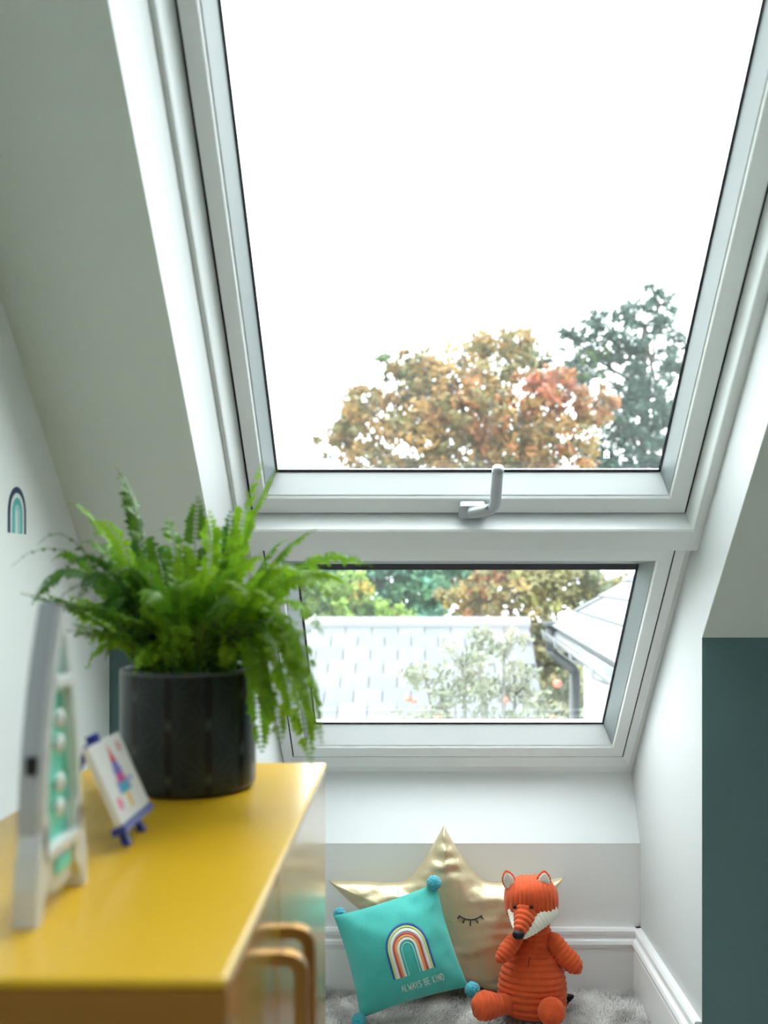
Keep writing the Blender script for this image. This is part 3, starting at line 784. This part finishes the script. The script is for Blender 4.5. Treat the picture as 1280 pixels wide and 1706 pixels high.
# ================================================================ fox soft toy
FY = 2.11
def fx(px, py, dy=0.): return P(px, py, FY + dy)
U = FY / F
fox = thing('fox_toy', 'orange corduroy fox soft toy with white cheeks sitting on the rug', 'soft toy', (fx(888, 1690).x, FY, .03))
M['cord'] = mat('orange_corduroy', (.60, .072, .009), .85, sheen=.12, var=.12, vscale=70, bump=.12, bscale=600)
M['cream'] = mat('cream_corduroy', (.72, .70, .60), .9, sheen=.3, bump=.1, bscale=500)
M['black'] = mat('black_plush', (.008, .007, .007), .45, spec=.25)
def catmull(pts, per):
    o = []
    for i in range(len(pts) - 1):
        p0 = pts[max(0, i - 1)]; p1 = pts[i]; p2 = pts[i + 1]; p3 = pts[min(len(pts) - 1, i + 2)]
        for k in range(per):
            t = k / per
            o.append([.5 * (2 * b + (c - a) * t + (2 * a - 5 * b + 4 * c - d) * t * t + (-a + 3 * b - 3 * c + d) * t ** 3) for a, b, c, d in zip(p0, p1, p2, p3)])
    o.append(list(pts[-1])); return o
def plush(ctrl, name, m_, rl=.0105, amp=.055, n=30, flat=1.0, par=None, per=14, long=False):
    """tapering stuffed limb: ctrl = (point, radius); ribs run round it (or along it when long)"""
    st_ = catmull([[*p, r] for p, r in ctrl], per)
    acc = 0; vv, ff = [], []; prev = None; up = None
    for i, q in enumerate(st_):
        p = Vector(q[:3]); r = max(.0006, q[3])
        if prev is not None: acc += (p - prev).length
        prev = p
        a = Vector(st_[max(0, i - 1)][:3]); b = Vector(st_[min(len(st_) - 1, i + 1)][:3]); t = (b - a).normalized()
        if up is None: up = Vector((0, -1, 0)) - t * t.dot(Vector((0, -1, 0))); up = up.normalized() if up.length > .1 else t.orthogonal().normalized()
        else: up = (up - t * up.dot(t)).normalized()
        sd = t.cross(up)
        for k in range(n):
            an = 2 * math.pi * k / n
            g = abs(math.sin(math.pi * acc / rl)) if not long else abs(math.sin(an * round(2 * math.pi * r / rl / 2 + 4) * .5))
            rr = r + amp * .036 * (g - .6) * min(1, r / .014)
            vv.append(p + (up * math.cos(an) * flat + sd * math.sin(an)) * rr)
    N = len(st_)
    for i in range(N - 1):
        for k in range(n): ff.append((i * n + k, i * n + (k + 1) % n, (i + 1) * n + (k + 1) % n, (i + 1) * n + k))
    ff += [tuple(range(n))[::-1], tuple((N - 1) * n + k for k in range(n))]
    o = mesh_obj(name, vv, ff, m_, par or fox, True); return o
# body: pear shape
bx = 888
bp = [(1687, 34, 0), (1684, 46, 0), (1676, 54, 0), (1660, 57, 0), (1640, 56.5, .002), (1620, 53, .004), (1600, 46.5, .007), (1582, 38, .010), (1566, 30, .012), (1550, 27, .013), (1536, 24, .013)]
plush([(fx(bx + (2 if y < 1570 else 0) + (1600 - y) * .02, y, d), r * U) for y, r, d in bp], 'body', M['cord'], rl=.0118, amp=.10, n=64, flat=.86, per=18)
# chest seam
m = MB(); m.tube([fx(883, 1594, -.0445), fx(881, 1604, -.0465), fx(880, 1612, -.048)], .0008, 5); m.build('seam', M['black'], fox)
# head: ribbed ellipsoid
hc = fx(885, 1502, -.008); hw, hh, hd_ = 45 * U, 41 * U, 42 * U
vv, ff = [], []
nu, nv = 160, 60
for j in range(nv + 1):
    th = math.pi * j / nv
    for i in range(nu):
        ph = 2 * math.pi * i / nu
        def se(c, e): return math.copysign(abs(c) ** e, c)
        x = se(math.sin(th), .74) * se(math.cos(ph), .88); y = se(math.sin(th), .74) * se(math.sin(ph), .88); z = se(math.cos(th), .74)
        taper = 1 - .10 * max(0, -z)
        ox = hw * x * taper
        g = abs(math.sin(math.pi * (ox + .004) / .0088))
        d = 1 + .075 * (g - .6) * min(1, math.sin(th) * 3)
        vv.append(hc + Vector((ox * (1 + (d - 1) * .3), hd_ * y * taper * d, hh * z * (1 + (d - 1) * .6))))
for j in range(nv):
    for i in range(nu): ff.append((j * nu + i, (j + 1) * nu + i, (j + 1) * nu + (i + 1) % nu, j * nu + (i + 1) % nu))
fix_normals(mesh_obj('head', vv, ff, M['cord'], fox, True))
# muzzle
plush([(fx(881, 1508, -.020), 20 * U), (fx(878, 1518, -.040), 23.5 * U), (fx(874, 1530, -.058), 18.5 * U), (fx(869, 1543, -.074), 13 * U), (fx(865, 1554, -.086), 8.5 * U), (fx(864, 1557, -.089), 3 * U)], 'muzzle', M['cord'], rl=.0100, amp=.08, n=36, flat=.9)
# white cheeks, tapering from the jaw to the nose
def cheek_patch(a, b, c, ra_, name):
    plush([(a, .001), (a.lerp(b, .12), ra_ * .75), (b, ra_), (b.lerp(c, .55), ra_ * .72), (c, ra_ * .28), (c + (c - b) * .06, .001)], name, M['cream'], rl=.0082, amp=.06, n=26, flat=.55)
cheek_patch(fx(927, 1514, -.032), fx(907, 1529, -.054), fx(874, 1561, -.080), 13.5 * U, 'cheek')
cheek_patch(fx(850, 1514, -.034), fx(856, 1530, -.050), fx(860, 1552, -.078), 6.5 * U, 'cheek')
# nose, eyes
plush([(fx(857, 1555, -.088), .001), (fx(858.5, 1556, -.091), 6.2 * U), (fx(864, 1558, -.094), 7.2 * U), (fx(869.5, 1558, -.092), 6.0 * U), (fx(871, 1558, -.090), .001)], 'nose', M['black'], amp=0, n=20)
for px, py, dy in ((857.5, 1511, -.0555), (885.5, 1511, -.0635)):
    c = fx(px, py, dy); bm = bmesh.new(); bmesh.ops.create_uvsphere(bm, u_segments=16, v_segments=10, radius=3.1 * U)
    for v in bm.verts: v.co += c
    me = bpy.data.meshes.new('eye'); bm.to_mesh(me); bm.free(); me.materials.append(M['black']); me.polygons.foreach_set('use_smooth', [True] * len(me.polygons))
    o = bpy.data.objects.new('eye', me); C.objects.link(o); o.parent = fox; o.matrix_parent_inverse = Matrix.Translation(-Vector(fox.location))
# ears
def ear(cx_, top, base, wd, dy, tilt):
    b_ = fx(cx_, base, dy); t_ = fx(cx_ + tilt, top, dy - .004); mid_ = b_.lerp(t_, .45)
    plush([(b_ - (t_ - b_) * .15, wd * .75), (b_, wd * .95), (mid_, wd * 1.0), (b_.lerp(t_, .8), wd * .62), (t_, .002)], 'ear', M['cord'], rl=.007, amp=.03, n=22, flat=.45)
    f_ = Vector((0, -.0075, -.001))
    plush([(b_ - (t_ - b_) * .1 + f_, wd * .45), (b_ + f_, wd * .72), (mid_ + f_, wd * .78), (b_.lerp(t_, .75) + f_, wd * .5), (b_.lerp(t_, .93) + f_, .0015)], 'inner_ear', M['cream'], rl=.006, amp=.035, n=20, flat=.35)
ear(850, 1450, 1474, 11 * U, -.012, -7)
ear(905, 1450, 1477, 12.5 * U, -.018, 2)
# arms
plush([(fx(868, 1562, -.004), 7 * U), (fx(858, 1567, -.018), 12.5 * U), (fx(847, 1580, -.034), 13.5 * U), (fx(838, 1593, -.042), 12 * U), (fx(832, 1600, -.045), 8 * U), (fx(829.5, 1604, -.046), 1 * U)], 'arm', M['cord'], rl=.0088, amp=.05, n=26)
plush([(fx(912, 1560, .006), 8 * U), (fx(922, 1568, -.002), 15 * U), (fx(936, 1586, -.010), 16.5 * U), (fx(951, 1602, -.016), 17 * U), (fx(961, 1613, -.020), 13 * U), (fx(966, 1619, -.022), 6 * U), (fx(968, 1621, -.022), 1 * U)], 'arm', M['cord'], rl=.0098, amp=.06, n=28)
# legs with big stuffed feet
plush([(fx(868, 1672, -.010), 12 * U), (fx(848, 1672, -.030), 15.5 * U), (fx(830, 1674, -.046), 17.5 * U), (fx(815, 1675, -.055), 22 * U), (fx(803, 1675, -.060), 23 * U), (fx(793, 1673, -.062), 17 * U), (fx(787, 1672, -.063), 7 * U), (fx(785.5, 1672, -.063), 1 * U)], 'leg', M['cord'], rl=.0098, amp=.06, n=30)
plush([(fx(908, 1672, -.020), 12 * U), (fx(913, 1676, -.045), 15 * U), (fx(917, 1682, -.062), 19 * U), (fx(919, 1685, -.076), 22 * U), (fx(920, 1687, -.088), 20 * U), (fx(920, 1688, -.095), 12 * U), (fx(920, 1688, -.098), 1 * U)], 'leg', M['cord'], rl=.0098, amp=.06, n=30, long=True)
# tail with a black tip
plush([(fx(915, 1676, .03), 8 * U), (fx(932, 1672, .034), 10 * U), (fx(943, 1666, .030), 8 * U)], 'tail', M['cord'], rl=.009, amp=.04, n=18)
plush([(fx(941, 1666, .030), 7.6 * U), (fx(948, 1662, .026), 6.4 * U), (fx(954, 1660, .022), 3.5 * U), (fx(957, 1659.5, .021), .6 * U)], 'tail_tip', M['black'], rl=.009, amp=.03, n=16)

# ================================================================ outside
m = MB(); m.box((-60, 2.9, -5.2), (60, 120, -5)); struct(m.build('ground', mat('lawn', (.10, .14, .05), .9, var=.3, vscale=.5)), 'lawn and gardens below the house', 'ground')

# neighbouring pale slate roof
M['slate'] = mat('pale_wet_slate', (.085, .09, .095), .45, objvar=.12, var=.08, vscale=3)
M['slatebase'] = mat('slate_underlay', (.05, .055, .06), .6)
M['render'] = mat('cream_render', (.60, .59, .55), .8, bump=.1, bscale=20)
nb = thing('neighbour_house', 'neighbouring house with long pale slate roof seen through lower window', 'house', (-2.2, 12, -5))
ry, rz = 14.0, .35; pit = R(31); tp = math.tan(pit)
X0r, X1r, YE = -7.0, 1.62, 9.2
ez_ = rz - (ry - YE) * tp
m = MB(); m.prism([(X0r, YE, ez_ - .05), (X0r, ry, rz - .05), (X0r, 16.4, rz - 2.4 * tp - .05), (X0r, 16.4, ez_ - .15), (X0r, YE, ez_ - .15)], (X1r - X0r, 0, 0)); fix_normals(m.build('roof', M['slatebase'], nb))
m = MB(); m.prism([(X0r + .1, YE + .3, -5), (X0r + .1, YE + .3, ez_), (X0r + .1, ry, rz - .25), (X0r + .1, 16.2, rz - 2.2 * tp - .3), (X0r + .1, 16.2, -5)], (X1r - X0r - .2, 0, 0)); fix_normals(m.build('wall', M['render'], nb))
sw, sg_ = .36, .30
m = MB(); m.box((-sw / 2 + .006, -.02, -.012), (sw / 2 - .006, sg_ + .06, 0)); proto = None
dy, dz = math.cos(pit), math.sin(pit)
for r_ in range(12):
    dist = .12 + (r_ + 1) * sg_
    for c_ in range(23):
        x = X1r - .2 - c_ * sw - (sw / 2 if r_ % 2 else 0)
        loc = Vector((x, ry - dist * dy, rz - dist * dz + .012)); rot = (pit + R(2.2), 0, 0)
        if proto is None:
            proto = m.build('slate', M['slate'], nb); proto.location = loc; proto.rotation_euler = rot
        else: share(proto, 'slate', loc, nb, rot)
m = MB(); m.prism([(X0r, ry - .17, rz - .075), (X0r, ry - .16, rz - .02), (X0r, ry, rz + .06), (X0r, ry + .16, rz - .02), (X0r, ry + .17, rz - .08)], (X1r - X0r, 0, 0)); fix_normals(m.build('ridge_capping', mat('pale_ridge_tile', (.12, .125, .13), .5), nb))

# white outbuilding on the right with slate roof, gutter and downpipe
E1, E2 = P(922, 1040, 9.0), P(1030, 1100, 5.08)
E2.z = E1.z
ed = (E2 - E1).normalized(); elen = (E2 - E1).length + 1.1
rb_ = Vector((-ed.y, ed.x, 0));  rb_ = rb_ if rb_.x > 0 else -rb_
us = (rb_ * math.cos(R(31)) + Vector((0, 0, math.sin(R(31))))).normalized(); un = ed.cross(us); un = un if un.z > 0 else -un
ob = thing('white_outbuilding', 'white walled house with slate roof and black downpipe at right of lower window', 'house', Vector((E1.x + 1.2, 6.6, -5)))
m = MB(); m.prism([E1, E1 + ed * elen, E1 + ed * elen + us * 3.2, E1 + us * 3.2], -un * .08); fix_normals(m.build('roof', M['slatebase'], ob))
sw2, se2 = .44, .25
m = MB(); Mx = Matrix(((ed.x, us.x, un.x, 0), (ed.y, us.y, un.y, 0), (ed.z, us.z, un.z, 0), (0, 0, 0, 1)))
proto = None
for r_ in range(10):
    for c_ in range(12):
        s0 = c_ * sw2 - (sw2 / 2 if r_ % 2 else 0)
        if s0 < -.001 and r_ % 2: s0 = -.001
        loc = E1 + ed * (s0 + sw2 / 2) + us * (r_ * se2 - .03) + un * .016
        if proto is None:
            m.box((-sw2 / 2 + .008, 0, -.010), (sw2 / 2 - .008, se2 + .06, .004)); proto = m.build('slate', M['slate'], ob)
            rot = (Mx @ Matrix.Rotation(R(-2.6), 4, 'X')).to_euler(); proto.location = loc; proto.rotation_euler = rot
        else: share(proto, 'slate', loc, ob, rot)
M['gutter'] = mat('pale_grey_gutter', (.14, .15, .16), .35)
M['pipe'] = mat('dark_downpipe', (.025, .028, .032), .4)
m = MB()
g0 = E1 - rb_ * .05 - Vector((0, 0, .05)); vv, ff = [], []
for q in (g0 - ed * .05, g0 + ed * elen):
    for k in range(9):
        a = math.pi * k / 8; vv.append(q - rb_ * .055 * math.cos(a) - Vector((0, 0, .055 * math.sin(a))))
for k in range(8): ff.append((k, k + 1, 10 + k, 9 + k))
gt = mesh_obj('gutter', vv, ff, M['gutter'], ob, True); gm = gt.modifiers.new('solid', 'SOLIDIFY'); gm.thickness = .006
for k in range(4):
    q = g0 + ed * (.35 + k * 1.15)
    m = MB(); m.prism([q - rb_ * .064 + Vector((0, 0, .005)), q - rb_ * .05 - Vector((0, 0, .05)), q - Vector((0, 0, .066)), q + rb_ * .06 - Vector((0, 0, .06)), q + rb_ * .06 - Vector((0, 0, .085)), q - Vector((0, 0, .085)), q - rb_ * .068 - Vector((0, 0, .055)), q - rb_ * .078], ed * .03); fix_normals(m.build('gutter_bracket', M['gutter'], ob))
m = MB(); m.prism([E1 + rb_ * .02 - Vector((0, 0, .03)), E1 + rb_ * .02 - Vector((0, 0, .16)), E1 + rb_ * .06 - Vector((0, 0, .16)), E1 + rb_ * .06 - Vector((0, 0, .0))], ed * elen); fix_normals(m.build('fascia', M['gutter'], ob))
wi = E1 + rb_ * .27
m = MB(); m.prism([Vector((wi.x, wi.y, -5)), Vector((wi.x, wi.y, E1.z + .02)), Vector((wi.x, wi.y, E1.z + .02)) + rb_ * 2.6 + Vector((0, 0, 1.5)), Vector((wi.x, wi.y, -5)) + rb_ * 2.6], ed * (elen - .1)); fix_normals(m.build('wall', mat('white_render', (.40, .40, .38), .8, bump=.1, bscale=20), ob))
pd = 8.86
m = MB(); m.tube([P(919, 1036, pd), P(919, 1046, pd)], [.085, .06], 14); m.tube([P(919, 1046, pd), P(919, 1084, pd)], .048, 14)
m.tube([P(919, 1082, pd), P(922, 1089, pd), P(953, 1112, pd), P(958, 1120, pd)], .045, 14); m.tube([P(958, 1118, pd), Vector((P(958, 1118, pd).x, pd, -5))], .046, 14)
m.build('downpipe', M['pipe'], ob, True)

# trees
def leaf_tree(name, label, lumps, count, size, palette, trunk=None, seed=1, trans=.25, group=None, cat='tree', shell=.55, twigs=40, barkcol=(.06, .05, .04)):
    rn = random.Random(seed)
    root = trunk[0]
    t = thing(name, label, cat, root, group)
    vols = [r ** 2 for _, r, _ in lumps]; tot = sum(vols)
    vv, ff, cc = [], [], []
    centers = []
    for (c, r, colset), vol in zip(lumps, vols):
        ncl = max(6, int(count * vol / tot / 26))
        for k in range(ncl):
            d = Vector((rn.gauss(0, 1), rn.gauss(0, 1), rn.gauss(0, 1))).normalized()
            cc_ = c + Vector((d.x, d.y, d.z * .85)) * r * (shell + (1 - shell) * rn.random()) 
            col = Vector(palette[rn.choice(colset)]) * rn.uniform(.75, 1.25)
            centers.append((cc_, c))
            cr = r * rn.uniform(.16, .30) if r > .4 else r * .4
            for q in range(26):
                p = cc_ + Vector((rn.gauss(0, 1), rn.gauss(0, 1), rn.gauss(0, .7))) * cr * .55
                a = Vector((rn.gauss(0, 1), rn.gauss(0, 1), rn.gauss(0, 1))).normalized(); b = a.orthogonal().normalized()
                s_ = size * rn.uniform(.6, 1.3); cl = col * rn.uniform(.8, 1.2)
                b0 = len(vv); vv += [p - a * s_, p + b * s_ * .5, p + a * s_, p - b * s_ * .5]; cc += [tuple(cl)] * 4; ff.append((b0, b0 + 1, b0 + 2, b0 + 3))
    key = 'leaf_' + name
    fo = mesh_obj('foliage', vv, ff, mat(key, (0, 0, 0), .6, attr=True, translucent=trans), t, False, cc); fo['kind'] = 'stuff'
    bark = mat('bark_' + name, barkcol, .9, bump=.3, bscale=20)
    m = MB(); rt = trunk[1]; top = trunk[2]
    m.tube([root, root.lerp(top, .5) + Vector((rn.uniform(-.1, .1), 0, 0)) * rt * 4, top], [rt, rt * .8, rt * .5], 8); m.build('trunk', bark, t, True)
    m = MB()
    for c, r, _ in lumps:
        s_ = root.lerp(top, rn.uniform(.45, 1)); md = s_.lerp(c, .55) + Vector((rn.uniform(-.1, .1), rn.uniform(-.1, .1), -.1)) * r
        m.tube([s_, md, c], [rt * .4, rt * .25, rt * .12], 6)
    for k in range(twigs):
        cc_, c = rn.choice(centers); m.tube([c, c.lerp(cc_, .6) + Vector((0, 0, .05 * (cc_ - c).length)), cc_ + (cc_ - c) * .15], [rt * .10, rt * .06, rt * .02], 5)
    m.build('branches', bark, t, True)
    return t
def lump(px, py, Y, rp, cols): return (P(px, py, Y), rp * Y / F, cols)
GND = -5.0
def base_at(px, Y): return Vector(((px - CX) * Y / F, Y, GND))
OR, GO, OL, GR, DT, LG, RU = (.235, .095, .025), (.20, .115, .028), (.13, .11, .035), (.06, .10, .03), (.032, .068, .050), (.13, .19, .03), (.27, .075, .03)
pal = [OR, GO, OL, GR, DT, LG, RU]
Yt = 26.
leaf_tree('autumn_tree', 'wide orange and gold autumn tree beyond the roofs', [
    lump(690, 630, Yt, 58, (1, 2, 2)), lump(760, 640, Yt - .5, 75, (1, 2, 1)), lump(830, 600, Yt, 62, (1, 2, 2)), lump(862, 572, Yt + .4, 36, (2, 1)), lump(650, 610, Yt, 30, (2, 3)), lump(620, 690, Yt, 62, (1, 2, 1)), lump(570, 735, Yt + .3, 42, (2, 1)), lump(590, 690, Yt + .3, 34, (2, 3)),
    lump(720, 720, Yt - .8, 80, (1, 1, 2)), lump(800, 700, Yt - 1, 80, (0, 1, 2)), lump(895, 670, Yt - 1, 62, (0, 6, 0, 1)), lump(930, 650, Yt - 1, 42, (0, 6)), lump(990, 675, Yt - 1, 46, (0, 1, 0)), lump(930, 740, Yt - 1, 75, (0, 1, 2)), lump(850, 760, Yt - 1, 75, (0, 1, 2)), lump(640, 790, Yt, 80, (1, 2)), lump(780, 830, Yt - .6, 100, (0, 1, 2)), lump(900, 850, Yt - .6, 90, (0, 1)), lump(820, 930, Yt - .6, 80, (0, 6, 2)), lump(760, 950, Yt - .6, 70, (1, 2))],
    30000, .10, pal, (base_at(800, Yt), .26, P(800, 760, Yt)), 21, twigs=110, shell=.4)
Yp = 34.
leaf_tree('blue_green_pine', 'dark blue green pine rising behind the autumn tree at right', [
    lump(1100, 500, Yp, 34, (4,)), lump(1060, 530, Yp, 40, (4, 4)), lump(1000, 545, Yp, 40, (4,)), lump(955, 565, Yp, 34, (4,)), lump(1110, 545, Yp, 45, (4,)), lump(1040, 580, Yp, 55, (4, 4)), lump(1125, 600, Yp, 45, (4,)), lump(985, 605, Yp, 46, (4, 3)), lump(1070, 640, Yp, 55, (4, 4)), lump(1110, 690, Yp, 60, (4,)), lump(1030, 690, Yp, 60, (4,)), lump(1090, 760, Yp, 70, (4,)), lump(1010, 770, Yp, 60, (4,)), lump(1080, 850, Yp, 80, (4,)), lump(945, 630, Yp + 1, 44, (4, 3)), lump(890, 600, Yp + 1, 40, (4, 2))],
    17000, .11, pal, (base_at(1065, Yp), .20, P(1075, 540, Yp)), 22, twigs=140, shell=.3)
leaf_tree('dark_conifer', 'teal green conifer behind the pale roof ridge', [lump(700, 960, 22, 50, (4, 3)), lump(660, 930, 22, 55, (4, 4)), lump(720, 1000, 21.5, 50, (4, 3)), lump(690, 1040, 21.5, 60, (4,)), lump(620, 950, 22, 55, (4,)), lump(560, 950, 22, 60, (4, 3)), lump(740, 950, 22.5, 45, (3, 4)), lump(650, 1000, 22, 60, (4, 3)), lump(500, 960, 22, 60, (3,))], 11000, .085, [OR, GO, OL, (.05, .13, .06), (.045, .14, .09)], (base_at(690, 22), .2, P(690, 960, 22)), 23, shell=.2)
leaf_tree('green_bush', 'bright green bush sloping down behind the pale roof ridge', [lump(560, 1000, 18.6, 55, (5, 3)), lump(610, 1010, 18.6, 45, (5, 3, 5)), lump(650, 1030, 18.6, 38, (5, 1)), lump(690, 1050, 18.6, 35, (5,)), lump(500, 980, 18.6, 60, (3, 5)), lump(600, 985, 18.6, 32, (1, 5)), lump(440, 980, 18.6, 60, (3, 5)), lump(580, 1050, 18.6, 60, (5,))], 8000, .07, [OR, (.27, .20, .03), OL, (.07, .14, .03), DT, (.14, .23, .03), RU], (base_at(580, 18.6), .18, P(580, 1010, 18.6)), 24, shell=.25)
leaf_tree('golden_hedge_tree', 'olive and gold leaved tree between the pale roof and white outbuilding', [lump(760, 1000, 18, 42, (1, 2)), lump(810, 1000, 18, 50, (1, 2, 0)), lump(870, 985, 18, 60, (2, 1, 5)), lump(930, 985, 18, 60, (2, 5)), lump(980, 970, 18, 55, (2, 3)), lump(840, 950, 18, 45, (2, 1, 0)), lump(910, 940, 18, 55, (2, 5)), lump(910, 1070, 17.5, 60, (2, 5)), lump(930, 1140, 17.3, 60, (2, 3)), lump(910, 1210, 17.3, 70, (2, 3)), lump(1020, 980, 18, 50, (2,)), lump(960, 1060, 17.6, 55, (2, 3))], 13000, .066, [OR, (.23, .165, .05), (.155, .14, .055), (.09, .11, .055), DT, (.18, .17, .05), RU], (base_at(900, 18), .2, P(900, 1050, 18)), 25, shell=.3)
at_ = leaf_tree('apple_tree', 'thin leaved garden tree with a few red apples in front of the pale roof', [lump(800, 1060, 6, 34, (0, 1)), lump(840, 1090, 6, 44, (0, 1)), lump(770, 1110, 6, 40, (0, 1)), lump(710, 1130, 6, 42, (0, 1)), lump(800, 1150, 6, 55, (0, 1)), lump(860, 1160, 6.1, 55, (0, 1)), lump(740, 1180, 6, 45, (0, 1)), lump(900, 1200, 6.1, 55, (0, 1)), lump(680, 1200, 6, 36, (0, 1)), lump(800, 1240, 6, 80, (0, 1))],
    2300, .026, [(.17, .19, .13), (.23, .24, .17)], (base_at(830, 6.1), .07, P(830, 1230, 6.1)), 26, twigs=90, shell=.2, barkcol=(.14, .14, .12))
ap = None
for px, py, r_ in ((680, 1164, .019), (690, 1168, .016), (731, 1196, .017), (843, 1166, .017), (929, 1139, .028), (921, 1196, .017)):
    if ap is None:
        bm = bmesh.new(); bmesh.ops.create_uvsphere(bm, u_segments=14, v_segments=10, radius=1)
        for v in bm.verts:
            rr = math.hypot(v.co.x, v.co.y); v.co.z = v.co.z * .9 - .22 * math.exp(-(rr / .3) ** 2) * (1 if v.co.z > 0 else -.6)
        me = bpy.data.meshes.new('apple'); bm.to_mesh(me); bm.free(); me.materials.append(mat('red_apple', (.62, .10, .06), .35)); me.polygons.foreach_set('use_smooth', [True] * len(me.polygons))
        ap = me
    o = bpy.data.objects.new('apple', ap); C.objects.link(o); o.location = P(px, py, 5.85); o.scale = (r_, r_, r_)
    o.parent = at_; o.matrix_parent_inverse = Matrix.Translation(-Vector(at_.location))
